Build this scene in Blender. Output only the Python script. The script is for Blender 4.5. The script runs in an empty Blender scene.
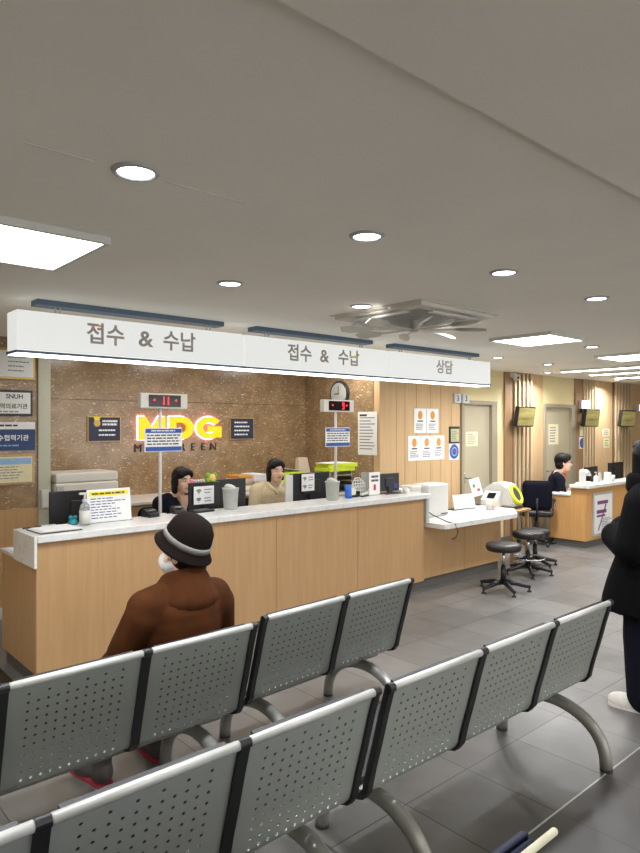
import bpy, bmesh, math, random
from mathutils import Vector, Matrix
random.seed(7)
PI = math.pi
SC = bpy.context.scene
COL = SC.collection

# ---------------------------------------------------------------- camera, world, exposure
YAW = math.atan((1056 - 320) / 653.0)
cam = bpy.data.cameras.new('camera'); cam.sensor_fit = 'HORIZONTAL'; cam.sensor_width = 36.0
cam.lens = 653.0 / 640.0 * 36.0; cam.clip_start = 0.02; cam.clip_end = 100
cam_o = bpy.data.objects.new('camera', cam); COL.objects.link(cam_o)
cam_o.location = (0, 0, 1.72)
cam_o.rotation_euler = (PI / 2 + math.radians(-0.04), 0, YAW - PI / 2)
SC.camera = cam_o
world = bpy.data.worlds.new('world'); SC.world = world; world.use_nodes = True
world.node_tree.nodes['Background'].inputs[0].default_value = (0.9, 0.95, 1.0, 1)
world.node_tree.nodes['Background'].inputs[1].default_value = 0.05
SC.view_settings.view_transform = 'Standard'; SC.view_settings.look = 'None'
SC.view_settings.gamma = 1.0; SC.view_settings.use_curve_mapping = False
SC.view_settings.exposure = 0.38
L_PANEL = 8.5      # light panels
L_DOWN = 14.0      # downlight lenses
L_LINE = 14.0       # linear lamps
L_SIGN = 0.57      # sign faces
L_FILL = 2.0       # glow of the glazing added behind the camera as fill
L_STRIP = 3.0      # strip under the signs

# ---------------------------------------------------------------- materials
def srgb(r, g, b):
    f = lambda c: (c / 255) / 12.92 if c / 255 <= 0.04045 else ((c / 255 + 0.055) / 1.055) ** 2.4
    return (f(r), f(g), f(b))
MATS = {}
def new_mat(name):
    m = bpy.data.materials.new(name); m.use_nodes = True
    nt = m.node_tree; p = nt.nodes['Principled BSDF']; MATS[name] = m
    return m, nt, p
def coords(nt, scale=(1, 1, 1), loc=(0, 0, 0)):
    tc = nt.nodes.new('ShaderNodeTexCoord'); mp = nt.nodes.new('ShaderNodeMapping')
    mp.inputs['Scale'].default_value = scale; mp.inputs['Location'].default_value = loc
    nt.links.new(tc.outputs['Object'], mp.inputs['Vector']); return mp.outputs[0]
def noise(nt, vec, scale, detail=4, rough=.5):
    n = nt.nodes.new('ShaderNodeTexNoise'); n.inputs['Scale'].default_value = scale
    n.inputs['Detail'].default_value = detail; n.inputs['Roughness'].default_value = rough
    nt.links.new(vec, n.inputs['Vector']); return n.outputs['Fac']
def ramp(nt, fac, stops):
    r = nt.nodes.new('ShaderNodeValToRGB'); e = r.color_ramp.elements
    while len(e) < len(stops): e.new(0.5)
    for k, (pos, c) in enumerate(stops):
        e[k].position = pos; e[k].color = (*c, 1)
    nt.links.new(fac, r.inputs['Fac']); return r.outputs['Color']
def mul(c, k): return tuple(min(1, x * k) for x in c)
def M(name, rgb, rough=.5, metal=0, var=.06, scale=30, emit=0, stretch=(1, 1, 1), coat=0, spec=.5):
    m, nt, p = new_mat(name); c = srgb(*rgb)
    col = ramp(nt, noise(nt, coords(nt, stretch), scale), [(.3, mul(c, 1 - var)), (.7, mul(c, 1 + var))])
    nt.links.new(col, p.inputs['Base Color'])
    p.inputs['Roughness'].default_value = rough; p.inputs['Metallic'].default_value = metal; p.inputs['Specular IOR Level'].default_value = spec
    if coat: p.inputs['Coat Weight'].default_value = coat
    if emit:
        nt.links.new(col, p.inputs['Emission Color']); p.inputs['Emission Strength'].default_value = emit
    return m
def bump(nt, p, fac, strength, dist=.01):
    b = nt.nodes.new('ShaderNodeBump'); b.inputs['Strength'].default_value = strength; b.inputs['Distance'].default_value = dist
    nt.links.new(fac, b.inputs['Height']); nt.links.new(b.outputs[0], p.inputs['Normal'])

def wood(name, c1, c2, rough=.45, stretch=(14, 14, .8)):
    m, nt, p = new_mat(name)
    v = coords(nt, stretch)
    f = noise(nt, v, 2.2, 6, .6)
    nt.links.new(ramp(nt, f, [(.25, srgb(*c1)), (.75, srgb(*c2))]), p.inputs['Base Color'])
    p.inputs['Roughness'].default_value = rough
    bump(nt, p, f, .05, .004)
    return m
MAPLE = wood('maple_laminate', (182, 143, 98), (196, 158, 112))
MAPLE2 = wood('maple_wall_board', (196, 162, 118), (212, 180, 138))
MAPLE3 = wood('orange_maple', (204, 152, 92), (216, 166, 106))
BROWNB = wood('brown_wall_board', (150, 118, 86), (168, 134, 100))
SLAT = wood('pale_slat_wood', (196, 170, 132), (212, 188, 150))
SLATBACK = M('dark_slat_backing', (104, 80, 58), .7)

m, nt, p = new_mat('brown_granite')
v = coords(nt)
w = noise(nt, v, 5, 6, .65)
base = ramp(nt, w, [(.3, srgb(132, 108, 80)), (.55, srgb(156, 130, 98)), (.75, srgb(178, 151, 118))])
vv = nt.nodes.new('ShaderNodeTexVoronoi'); vv.inputs['Scale'].default_value = 13; vv.inputs['Randomness'].default_value = 1
mp = coords(nt, (1.0, 1.0, 2.6)); nx = nt.nodes.new('ShaderNodeTexNoise'); nx.inputs['Scale'].default_value = 7
nt.links.new(mp, nx.inputs['Vector'])
mx = nt.nodes.new('ShaderNodeMixRGB'); mx.inputs['Fac'].default_value = .55
nt.links.new(mp, mx.inputs[1]); nt.links.new(nx.outputs['Color'], mx.inputs[2]); nt.links.new(mx.outputs[0], vv.inputs['Vector'])
fl = nt.nodes.new('ShaderNodeMath'); fl.operation = 'LESS_THAN'; fl.inputs[1].default_value = .205
nt.links.new(vv.outputs['Distance'], fl.inputs[0])
vd = nt.nodes.new('ShaderNodeTexVoronoi'); vd.inputs['Scale'].default_value = 26
nt.links.new(mx.outputs[0], vd.inputs['Vector'])
fd = nt.nodes.new('ShaderNodeMath'); fd.operation = 'LESS_THAN'; fd.inputs[1].default_value = .2
nt.links.new(vd.outputs['Distance'], fd.inputs[0])
m1 = nt.nodes.new('ShaderNodeMixRGB'); m1.inputs[2].default_value = (*srgb(112, 82, 54), 1)
nt.links.new(fd.outputs[0], m1.inputs[0]); nt.links.new(base, m1.inputs[1])
m2 = nt.nodes.new('ShaderNodeMixRGB'); m2.inputs[2].default_value = (*srgb(216, 193, 158), 1)
nt.links.new(fl.outputs[0], m2.inputs[0]); nt.links.new(m1.outputs[0], m2.inputs[1])
nt.links.new(m2.outputs[0], p.inputs['Base Color']); p.inputs['Roughness'].default_value = .16
GRANITE = m

def tiles(name, cols, w, hgt, off, grout, rough):
    m, nt, p = new_mat(name)
    v = coords(nt, (1, 1, 1), (-off[0], -off[1], 0))
    b = nt.nodes.new('ShaderNodeTexBrick'); b.offset = 0; b.squash = 1
    b.inputs['Scale'].default_value = 1; b.inputs['Brick Width'].default_value = w; b.inputs['Row Height'].default_value = hgt
    b.inputs['Mortar Size'].default_value = .0032; b.inputs['Mortar Smooth'].default_value = .1; b.inputs['Bias'].default_value = 0
    b.inputs['Mortar'].default_value = (*srgb(*grout), 1)
    nt.links.new(v, b.inputs['Vector'])
    n1 = ramp(nt, noise(nt, coords(nt), 2.6, 8, .62), [(.3, srgb(*cols[0])), (.7, srgb(*cols[1]))])
    nt.links.new(n1, b.inputs['Color1'])
    n2 = ramp(nt, noise(nt, coords(nt), 3.3, 8, .62), [(.3, srgb(*cols[1])), (.7, srgb(*cols[2]))])
    nt.links.new(n2, b.inputs['Color2'])
    nt.links.new(b.outputs['Color'], p.inputs['Base Color'])
    rr = nt.nodes.new('ShaderNodeMapRange'); rr.inputs['To Min'].default_value = rough - .08; rr.inputs['To Max'].default_value = rough + .12
    nt.links.new(noise(nt, coords(nt), 6, 4), rr.inputs['Value']); nt.links.new(rr.outputs[0], p.inputs['Roughness'])
    return m
FLOOR = tiles('grey_floor_tile', [(86, 85, 83), (112, 110, 107), (128, 126, 123)], .462, .48, (2.26, 1.96), (50, 49, 47), .34)
FLOORD = tiles('dark_floor_tile', [(82, 80, 78), (92, 90, 88), (98, 96, 94)], .462, .48, (2.26, 1.48), (70, 68, 66), .4)
CEIL = M('ceiling_paint', (243, 239, 229), .85, var=.02, scale=2)
BEIGE = M('beige_wall_paint', (222, 206, 158), .7, var=.02, scale=3)
DOORM = M('olive_beige_door', (178, 168, 142), .5, var=.03, scale=4)
FRAMEM = M('door_frame_paint', (158, 148, 126), .5, var=.03)
PILLAR = M('pale_green_grey_paint', (186, 186, 166), .6, var=.03)
WHITE = M('white_plastic', (206, 206, 201), .4, var=.012)
WHITE2 = M('warm_white_plastic', (210, 206, 196), .45, var=.012)
PAPER = M('white_paper', (232, 232, 230), .8, var=.02)
CREAM = M('cream_paper', (226, 216, 178), .8, var=.03)
STONE = None
m, nt, p = new_mat('white_marble_worktop')
nt.links.new(ramp(nt, noise(nt, coords(nt), 9, 8, .7), [(.3, srgb(212, 212, 208)), (.5, srgb(228, 228, 225)), (.75, srgb(198, 198, 195))]), p.inputs['Base Color'])
p.inputs['Roughness'].default_value = .25; STONE = m
BLACK = M('black_plastic', (26, 26, 28), .4, var=.15)
DARK = M('dark_grey_plastic', (52, 53, 56), .45, var=.1)
SCREENB = M('black_screen', (14, 15, 18), .12, var=.1)
KICK = M('grey_kick_plate', (98, 96, 92), .4, var=.08)
GREYP = M('grey_plastic', (176, 178, 172), .5)
STEEL = M('grey_powder_steel', (156, 161, 156), .38, .25, var=.03, scale=60)
RAIL = M('satin_aluminium', (196, 198, 194), .38, .25, var=.03)
LEGM = M('grey_leg_steel', (150, 150, 144), .32, .35, var=.04)
CHROME = M('chrome', (210, 212, 214), .12, 1.0, var=.02)
VINYL = M('black_vinyl', (30, 29, 30), .38, var=.15)
NAVYV = M('navy_vinyl', (38, 48, 74), .42, var=.1)
CREAMP = M('cream_armrest', (226, 222, 196), .45)
BLUEGREY = M('blue_grey_rail', (78, 98, 118), .5)
NAVY = M('navy_plate', (32, 40, 72), .4)
GOLD = M('gold_trim', (190, 160, 90), .35, .6)
BLUE = M('blue_print', (44, 84, 158), .5)
LBLUE = M('light_blue_print', (142, 180, 218), .6)
INK = M('black_print', (48, 48, 52), .7)
GREYINK = M('grey_print', (128, 128, 134), .7)
SIGNINK = M('sign_grey_lettering', (140, 134, 128), .6, emit=.22)
ORANGEP = M('orange_print', (216, 150, 62), .6)
YELLOW = M('yellow_print', (246, 222, 40), .6)
LIME = M('lime_plastic', (206, 224, 42), .5)
PURPLE = M('purple_print', (122, 66, 120), .6)
RED = M('red_print', (206, 48, 62), .6)
TEAL = M('teal_plastic', (30, 140, 150), .4)
GREEN = M('green_plush', (120, 186, 62), .8)
PEACH = M('peach_plush', (244, 196, 120), .8)
BLUEP = M('blue_plastic', (44, 104, 206), .35)
WOODF = wood('picture_frame_wood', (176, 142, 98), (196, 164, 118))
WOODB = wood('brown_shelf_wood', (168, 128, 82), (186, 146, 98), stretch=(.8, 14, 14))
KRAFT = M('kraft_paper_bag', (206, 190, 166), .85)
BOOKP = M('paper_files', (206, 196, 182), .8, var=.25, scale=120, stretch=(.2, .2, 3))
SKIN = M('skin', (238, 196, 170), .5, var=.04)
HAIRM = M('black_hair', (14, 11, 11), .5, spec=.3, var=.3, scale=80, stretch=(4, 4, .4))
HATM = M('dark_felt', (26, 20, 18), .95, var=.3, scale=260, spec=.1)
HATB = M('grey_hat_band', (128, 126, 123), .9, var=.15, scale=200)
MASK = M('white_face_mask', (226, 228, 230), .8, var=.03)
m, nt, p = new_mat('brown_corduroy')
v = coords(nt); wv = nt.nodes.new('ShaderNodeTexWave'); wv.inputs['Scale'].default_value = 70; wv.inputs['Distortion'].default_value = .6; wv.bands_direction = 'X'
nt.links.new(v, wv.inputs['Vector'])
nt.links.new(ramp(nt, noise(nt, v, 9, 5), [(.3, srgb(60, 31, 12)), (.7, srgb(80, 44, 18))]), p.inputs['Base Color'])
p.inputs['Roughness'].default_value = .9; p.inputs['Specular IOR Level'].default_value = .15; bump(nt, p, wv.outputs['Fac'], .16, .004)
CORD = m
NAVYC = M('dark_navy_knit', (18, 19, 32), .9, var=.15, scale=90, spec=.15)
BEIGEC = M('beige_knit', (204, 186, 152), .9, var=.08, scale=60)
BLACKC = M('black_padded_coat', (9, 9, 11), .9, var=.2, scale=40, spec=.12)
PANTS = M('dark_navy_trousers', (14, 16, 27), .9, var=.12, spec=.15)
GREYC = M('grey_trousers', (92, 90, 88), .9)
SHOEG = M('charcoal_shoe', (86, 82, 83), .7, var=.1)
SHOEP = M('pink_shoe_sole', (168, 56, 78), .6)
SHOEW = M('white_sneaker', (226, 220, 212), .55)
LIPS = M('lips', (190, 96, 92), .5)
LAMPOFF = M('pale_lens', (240, 240, 240), .3)
def E(name, rgb, s):
    m, nt, p = new_mat(name); c = srgb(*rgb)
    n = ramp(nt, noise(nt, coords(nt), 3), [(.3, mul(c, .98)), (.7, c)])
    nt.links.new(n, p.inputs['Base Color']); nt.links.new(n, p.inputs['Emission Color'])
    p.inputs['Emission Strength'].default_value = s; p.inputs['Roughness'].default_value = .4
    return m
PANEL_E = E('lit_panel_diffuser', (255, 252, 246), L_PANEL)
DOWN_E = E('lit_downlight_lens', (236, 240, 255), L_DOWN)
LINE_E = E('lit_linear_lens', (255, 252, 246), L_LINE)
SIGN_E = E('lit_sign_acrylic', (250, 252, 248), L_SIGN); SIGN_E.node_tree.nodes['Principled BSDF'].inputs['Base Color'].default_value = (.12, .12, .12, 1); SIGN_E.node_tree.links.remove(SIGN_E.node_tree.nodes['Principled BSDF'].inputs['Base Color'].links[0])
STRIP_E = E('lit_sign_strip', (255, 255, 255), L_STRIP)
LED_E = E('red_led', (255, 36, 52), 2.2)
PINK_E = E('pink_white_backlight', (255, 186, 240), 5.0)
YEL_E = E('glowing_yellow_letter', (255, 182, 20), .75)
TAG_E = E('lit_room_tag', (250, 232, 255), 1.1)
TV_E = M('tv_painted_reflection', (150, 140, 88), .12, var=.45, scale=3, emit=.3, stretch=(.6, .6, 4))  # yellowish glowing bands stand in for reflections on the dark screens

# ---------------------------------------------------------------- mesh helpers
def nb(): return bmesh.new()
def xf(bm, verts, mat): bmesh.ops.transform(bm, matrix=mat, verts=verts)
def box(bm, x0, x1, y0, y1, z0, z1, bev=0, seg=2, mat=None):
    r = bmesh.ops.create_cube(bm, size=1)['verts']
    for v in r:
        v.co = Vector((x0 + (v.co.x + .5) * (x1 - x0), y0 + (v.co.y + .5) * (y1 - y0), z0 + (v.co.z + .5) * (z1 - z0)))
    if bev:
        es = list({e for v in r for e in v.link_edges})
        g = bmesh.ops.bevel(bm, geom=es, offset=bev, segments=seg, affect='EDGES', profile=.5)
        r = [v for v in g['verts']] if g['verts'] else r
        r = list({v for f in g['faces'] for v in f.verts} | {v for v in r if v.is_valid})
    if mat is not None:
        vs = set(r); todo = list(r)
        while todo:
            v = todo.pop()
            for e in v.link_edges:
                o = e.other_vert(v)
                if o not in vs: vs.add(o); todo.append(o)
        xf(bm, list(vs), mat)
    return bm
def cyl(bm, p0, p1, r0, r1=None, seg=16, caps=True):
    p0 = Vector(p0); p1 = Vector(p1); r1 = r0 if r1 is None else r1
    d = p1 - p0; L = d.length
    q = d.to_track_quat('Z', 'Y').to_matrix().to_4x4()
    vs = bmesh.ops.create_cone(bm, cap_ends=caps, segments=seg, radius1=r0, radius2=r1, depth=L)['verts']
    xf(bm, vs, Matrix.Translation((p0 + p1) / 2) @ q); return bm
def ell(bm, c, r, rot=None, seg=20, rings=12):
    if not hasattr(r, '__len__'): r = (r, r, r)
    vs = bmesh.ops.create_uvsphere(bm, u_segments=seg, v_segments=rings, radius=1)['verts']
    mt = Matrix.Translation(c) @ (rot if rot else Matrix.Identity(4)) @ Matrix.Diagonal((*r, 1))
    xf(bm, vs, mt); return bm
def cap(bm, p0, p1, r0, r1=None, seg=14):
    r1 = r0 if r1 is None else r1
    cyl(bm, p0, p1, r0, r1, seg); ell(bm, p0, r0, seg=seg, rings=8); ell(bm, p1, r1, seg=seg, rings=8); return bm
def tube(bm, pts, r, seg=10, flat=1.0, close=False, up=None):
    pts = [Vector(q) for q in pts]; n = len(pts); rings = []
    rr = r if hasattr(r, '__len__') else [r] * n
    for i in range(n):
        a = pts[(i - 1) % n] if (i > 0 or close) else pts[0]
        b = pts[(i + 1) % n] if (i < n - 1 or close) else pts[-1]
        t = (b - a).normalized()
        u = Vector(up) if up else (Vector((0, 0, 1)) if abs(t.z) < .95 else Vector((1, 0, 0)))
        s = t.cross(u).normalized(); w = s.cross(t).normalized()
        rings.append([bm.verts.new(pts[i] + s * rr[i] * math.cos(k * 2 * PI / seg) * flat + w * rr[i] * math.sin(k * 2 * PI / seg)) for k in range(seg)])
    for i in range(n if close else n - 1):
        A = rings[i]; B = rings[(i + 1) % n]
        for k in range(seg): bm.faces.new((A[k], A[(k + 1) % seg], B[(k + 1) % seg], B[k]))
    if not close:
        bm.faces.new(rings[0][::-1]); bm.faces.new(rings[-1])
    return bm
def lathe(bm, prof, c=(0, 0, 0), seg=24):
    rings = []
    for r, z in prof:
        if r < 1e-5: rings.append([bm.verts.new((c[0], c[1], c[2] + z))])
        else: rings.append([bm.verts.new((c[0] + r * math.cos(k * 2 * PI / seg), c[1] + r * math.sin(k * 2 * PI / seg), c[2] + z)) for k in range(seg)])
    for A, B in zip(rings, rings[1:]):
        for k in range(seg):
            j = (k + 1) % seg
            if len(A) == 1 and len(B) == 1: continue
            if len(A) == 1: bm.faces.new((A[0], B[j], B[k]))
            elif len(B) == 1: bm.faces.new((A[k], A[j], B[0]))
            else: bm.faces.new((A[k], A[j], B[j], B[k]))
    return bm
def prism(bm, poly, y0, y1):
    """polygon in (x, z), extruded from y0 to y1"""
    a = [bm.verts.new((x, y0, z)) for x, z in poly]; b = [bm.verts.new((x, y1, z)) for x, z in poly]
    n = len(poly)
    bm.faces.new(a); bm.faces.new(b[::-1])
    for k in range(n): bm.faces.new((a[k], b[k], b[(k + 1) % n], a[(k + 1) % n]))
    return bm
def prismx(bm, poly, x0, x1):
    """polygon in (y, z), extruded along x"""
    a = [bm.verts.new((x0, y, z)) for y, z in poly]; b = [bm.verts.new((x1, y, z)) for y, z in poly]
    n = len(poly)
    bm.faces.new(a); bm.faces.new(b[::-1])
    for k in range(n): bm.faces.new((a[k], b[k], b[(k + 1) % n], a[(k + 1) % n]))
    return bm
def mesh_of(name, bm, mat, smooth=False):
    bmesh.ops.recalc_face_normals(bm, faces=bm.faces)
    me = bpy.data.meshes.new(name); bm.to_mesh(me); bm.free()
    for mm in (mat if isinstance(mat, (list, tuple)) else [mat]): me.materials.append(mm)
    if smooth:
        for f in me.polygons: f.use_smooth = True
    return me
def obj(name, bm, mat, parent=None, smooth=False, loc=None, rot=None, label=None):
    o = bpy.data.objects.new(name, mesh_of(name, bm, mat, smooth)); COL.objects.link(o)
    if smooth == 'auto' or smooth == 2:
        pass
    if parent: o.parent = parent
    if loc: o.location = loc
    if rot: o.rotation_euler = rot
    if label: o['label'] = label
    return o
def sm(o, ang=40):
    """smooth by angle through sharp edges"""
    me = o.data; bm = bmesh.new(); bm.from_mesh(me)
    for e in bm.edges:
        e.smooth = not (len(e.link_faces) == 2 and e.calc_face_angle(0) > math.radians(ang))
    for f in bm.faces: f.smooth = True
    bm.to_mesh(me); bm.free(); return o
def remesh(name, bm, mat, parent=None, voxel=.01, smooth_it=6, label=None):
    tmp = bpy.data.objects.new('tmp', mesh_of('tmp', bm, mat)); COL.objects.link(tmp)
    a = tmp.modifiers.new('r', 'REMESH'); a.mode = 'VOXEL'; a.voxel_size = voxel; a.use_smooth_shade = True
    b = tmp.modifiers.new('s', 'SMOOTH'); b.iterations = smooth_it; b.factor = .5
    dg = bpy.context.evaluated_depsgraph_get(); dg.update()
    me = bpy.data.meshes.new_from_object(tmp.evaluated_get(dg)); me.name = name
    old = tmp.data; bpy.data.objects.remove(tmp); bpy.data.meshes.remove(old)
    for f in me.polygons: f.use_smooth = True
    if not me.materials: me.materials.append(mat)
    o = bpy.data.objects.new(name, me); COL.objects.link(o)
    if parent: o.parent = parent
    if label: o['label'] = label
    return o
def tag(o, label, cat, group=None, kind=None):
    o['label'] = label; o['category'] = cat
    if group: o['group'] = group
    if kind: o['kind'] = kind
    return o
def thing(name, label, cat, loc=(0, 0, 0), rz=0, group=None):
    o = bpy.data.objects.new(name, None); COL.objects.link(o); o.empty_display_size = .05
    o.location = loc; o.rotation_euler = (0, 0, rz)
    return tag(o, label, cat, group)
def struct(name, bm, mat, label=None, smooth=False):
    o = obj(name, bm, mat, None, smooth); o['kind'] = 'structure'
    if label: o['label'] = label
    return o
def dup(o, parent=None):
    c = o.copy(); COL.objects.link(c)
    if parent: c.parent = parent
    for ch in list(o.children): dup(ch, c)
    return c
TEXTS = []
def text(s, size, mat, parent, x, y, z, name='lettering', w=None, bold=0, ext=.0008, rot=(PI / 2, 0, 0), align='CENTER'):
    c = bpy.data.curves.new('t', 'FONT'); c.body = s; c.size = size; c.align_x = align; c.align_y = 'CENTER'
    c.extrude = ext; c.offset = bold
    o = bpy.data.objects.new('t', c); COL.objects.link(o)
    TEXTS.append((o, name, mat, parent, (x, y, z), rot, w)); return o
def flush_texts():
    dg = bpy.context.evaluated_depsgraph_get(); dg.update()
    for o, name, mat, parent, loc, rot, w in TEXTS:
        me = bpy.data.meshes.new_from_object(o.evaluated_get(dg)); me.name = name
        me.materials.clear(); me.materials.append(mat)
        if w and len(me.vertices):
            xs = [v.co.x for v in me.vertices]; k = w / max(1e-6, max(xs) - min(xs))
            for v in me.vertices: v.co.x *= k
        n = bpy.data.objects.new(name, me); COL.objects.link(n); n.location = loc; n.rotation_euler = rot
        if parent: n.parent = parent
    for o, *_ in TEXTS:
        c = o.data; bpy.data.objects.remove(o); bpy.data.curves.remove(c)
    TEXTS.clear()
def lines(bm, x0, x1, z0, z1, n, y, fill=.5, ragged=.35, th=.001):
    """rows of small print as thin bars on a sheet facing -y"""
    st = (z1 - z0) / n
    for k in range(n):
        z = z1 - (k + .5) * st
        xe = x1 - (x1 - x0) * ragged * random.random(); x = x0
        while x < xe:
            L = (x1 - x0) * random.uniform(.06, .2)
            box(bm, x, min(x + L, xe), y - th, y, z - st * fill / 2, z + st * fill / 2); x += L + (x1 - x0) * .03
    return bm

# ---------------------------------------------------------------- the room
H = 2.52
XW, XE, YN, YB = -4.0, 16.0, -5.0, 6.77
WR, WL, RX = 5.40, 6.25, 5.75
b = nb()
for (y0, y1, mi) in ((YN, 1.476, 1), (1.476, YB + .1, 0)):
    f0 = len(b.faces); box(b, XW, XE, y0, y1, -.1, 0); b.faces.ensure_lookup_table()
    for f in b.faces[f0:]: f.material_index = mi
struct('floor', b, [FLOOR, FLOORD], 'grey stone tile floor, darker tiles nearest')
struct('trim_1', box(nb(), XW, XE, 1.472, 1.480, 0, .002), RAIL, 'thin metal strip dividing the floor tiles')
HN = 2.508      # the ceiling is slightly lower over the seats nearest the camera
b = box(nb(), XW, XE, .956, YB + .1, H, H + .1); box(b, XW, XE, YN, .956, HN, H + .1)
struct('ceiling', b, CEIL, 'plain painted ceiling')
# left wall: granite above a maple wainscot
struct('wall_left', box(nb(), XW, 2.055, WL, WL + .1, .97, H), GRANITE, 'brown granite wall left of the counter')
struct('trim_2', box(nb(), XW, 2.055, WL - .012, WL + .1, .10, .968), MAPLE, 'maple wainscot under the left granite')
struct('baseboard_left', box(nb(), XW, 2.05, WL - .025, WL + .1, 0, .10), WHITE2, 'pale baseboard')
struct('trim_3', box(nb(), 2.055, 2.165, WL - .02, YB, 0, H), PILLAR, 'pale grey green wall end post')
b = box(nb(), 2.165, RX, YB, YB + .1, 0, 1.995); box(b, 2.165, RX, YB, YB + .1, 2.0, H)
struct('wall_back', b, GRANITE, 'brown granite wall behind the reception staff')
struct('wall_return', box(nb(), RX - .01, RX + .12, WR + .101, YB + .1, 0, H), GRANITE, 'short granite side wall with clock')
# right wall: maple boards, doors, slat panels
b = nb(); x = RX; k = 0  # board wall
ws = [.30, .16, .22, .28, .22, .22, .204]
for w in ws:
    box(b, x + .003, x + w - .003, WR, WR + .1, 0, H, .002, 1); x += w
box(b, RX, x, WR + .012, WR + .1, 0, H)
struct('wall_right', b, MAPLE2, 'maple board wall with certificates')
XD = x                                       # 7.354
def door(n, x0, x1, top, lab):
    b = nb(); f = .055
    box(b, x0, x0 + f, WR - .03, WR + .1, 0, top + f); box(b, x1 - .13, x1, WR - .03, WR + .1, 0, top + f); box(b, x0 + f, x1 - .13, WR - .03, WR + .1, top, top + f)
    fr = struct('door_%d' % n, b, FRAMEM, lab)
    leaf = box(nb(), x0 + f, x1 - .13, WR + .02, WR + .06, .005, top); obj('door_leaf', leaf, DOORM, fr)
    hb = nb(); box(hb, x0 + f + .03, x0 + f + .075, WR + .012, WR + .02, .93, 1.07, .004)
    cyl(hb, (x0 + f + .052, WR + .02, 1.0), (x0 + f + .052, WR - .03, 1.0), .009); cyl(hb, (x0 + f + .052, WR - .03, 1.0), (x0 + f + .16, WR - .03, 1.0), .009)
    obj('door_handle', hb, CHROME, fr)
    return fr
def wallpiece(name, x0, x1, z0, mat, lab, y=WR): return struct(name, box(nb(), x0, x1, y, WR + .1, z0, H), mat, lab)
d1 = door(1, XD, 8.20, 2.02, 'olive beige room door beside the certificates')
wallpiece('wall_right_above', XD, 8.20, 2.075, BEIGE, 'painted wall above first door')
wallpiece('wall_right_beige', 8.20, 8.40, 0, BEIGE, 'painted wall strip')
wallpiece('trim_4', 8.40, 8.60, 0, BROWNB, 'brown wall board', WR - .03)
def slats(n, x0, x1, cnt):
    b = box(nb(), x0, x1, WR - .03, WR + .1, 0, H); s = struct('trim_%d' % n, b, SLATBACK, 'slatted wood column on the right wall')
    c = nb(); st = (x1 - x0) / cnt
    for k in range(cnt): box(c, x0 + (k + .2) * st, x0 + (k + .58) * st, WR - .058, WR - .03, .0, H)
    obj('slat_row', c, SLAT, s)
slats(5, 8.60, 9.16, 5)
b = nb(); box(b, 9.16, 9.42, WR, WR + .1, 0, H); box(b, 9.426, 9.52, WR, WR + .1, 0, H)
struct('wall_right_maple', b, MAPLE2, 'narrow maple boards beside second door')
d2 = door(2, 9.52, 10.52, 2.02, 'olive beige room door behind the far desk')
wallpiece('wall_right_over', 9.52, 10.52, 2.075, BEIGE, 'painted wall above second door')
wallpiece('trim_6', 10.52, 10.75, 0, BROWNB, 'brown wall board past second door', WR - .03)
slats(7, 10.75, 11.24, 5)
b = nb(); x = 11.24
for w in (.26, .26, .2): box(b, x, x + w - .006, WR, WR + .1, 0, H); x += w
struct('wall_right_boards', b, MAPLE2, 'maple boards between slat columns')
slats(8, 11.96, 12.70, 6)
wallpiece('wall_right_end', 12.70, XE, 0, MAPLE2, 'maple wall at far right')
struct('baseboard_right', box(nb(), RX + .12, XD, WR - .012, WR, 0, .10), KICK, 'grey baseboard under maple boards')
struct('baseboard_far', box(nb(), 8.20, 8.60, WR - .045, WR - .03, 0, .10), KICK, 'grey baseboard beside slats')
struct('wall_far', box(nb(), XE, XE + .1, YN, WR + .1, 0, H), BEIGE, 'far end wall of the hall')
b = box(nb(), XW, XE, YN - .1, YN, 2.42, H); box(b, XW, -1.5, YN - .1, YN, 0, 2.42); box(b, 11.5, XE, YN - .1, YN, 0, 2.42); box(b, -1.5, 11.5, YN - .1, YN, 0, .12)
struct('wall_near', b, BEIGE, 'wall around the added fill glazing behind the camera')
wn = struct('fill_window_1', box(nb(), -1.5, 11.5, YN - .06, YN - .05, .12, 2.42), E('added_fill_glass', (250, 250, 250), L_FILL), 'bright frosted glazing added behind the camera as fill light')  # unseen emissive glazing, added to brighten the ceiling and counter fronts
b = nb()
for k in range(9): box(b, -1.5 + k * 1.625 - .03, -1.5 + k * 1.625 + .03, YN - .045, YN - .005, .12, 2.42)
obj('fill_window_frame', b, DARK, wn)
struct('wall_side', box(nb(), XW - .1, XW, YN, YB, 0, H), BEIGE, 'end wall at the left')

# ---------------------------------------------------------------- ceiling lights
def light_panel(x0, x1, y0, y1, label, group='square light panels in the ceiling'):
    cx, cy = (x0 + x1) / 2, (y0 + y1) / 2; hx, hy = (x1 - x0) / 2, (y1 - y0) / 2
    t = thing('ceiling_light_panel', label, 'ceiling light', (cx, cy, H if cy > .956 else HN), 0, group)
    b = nb(); f = .022
    box(b, -hx, hx, -hy, -hy + f, -.03, 0); box(b, -hx, hx, hy - f, hy, -.03, 0)
    box(b, -hx, -hx + f, -hy + f, hy - f, -.03, 0); box(b, hx - f, hx, -hy + f, hy - f, -.03, 0)
    obj('frame', b, WHITE, t)
    obj('diffuser', box(nb(), -hx + f, hx - f, -hy + f, hy - f, -.026, -.004), PANEL_E, t)
    return t
light_panel(-.05, 1.175, 2.66, 3.31, 'large bright light panel above the left end of the sign')
light_panel(5.10, 5.72, 2.82, 3.43, 'square light panel right of the air conditioner')
light_panel(7.22, 7.90, 2.87, 3.47, 'square light panel cut by the right edge of the photo')
for k, (x, y) in enumerate(((.6, -1.2), (3.6, -1.2), (6.8, -1.2), (-2.6, 2.9), (-2.6, -1.2))):
    light_panel(x, x + 1.25, y, y + .62, 'fill light panel added behind the camera', 'added fill panels behind the camera')  # unseen panels, put in behind the camera as fill light
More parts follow.
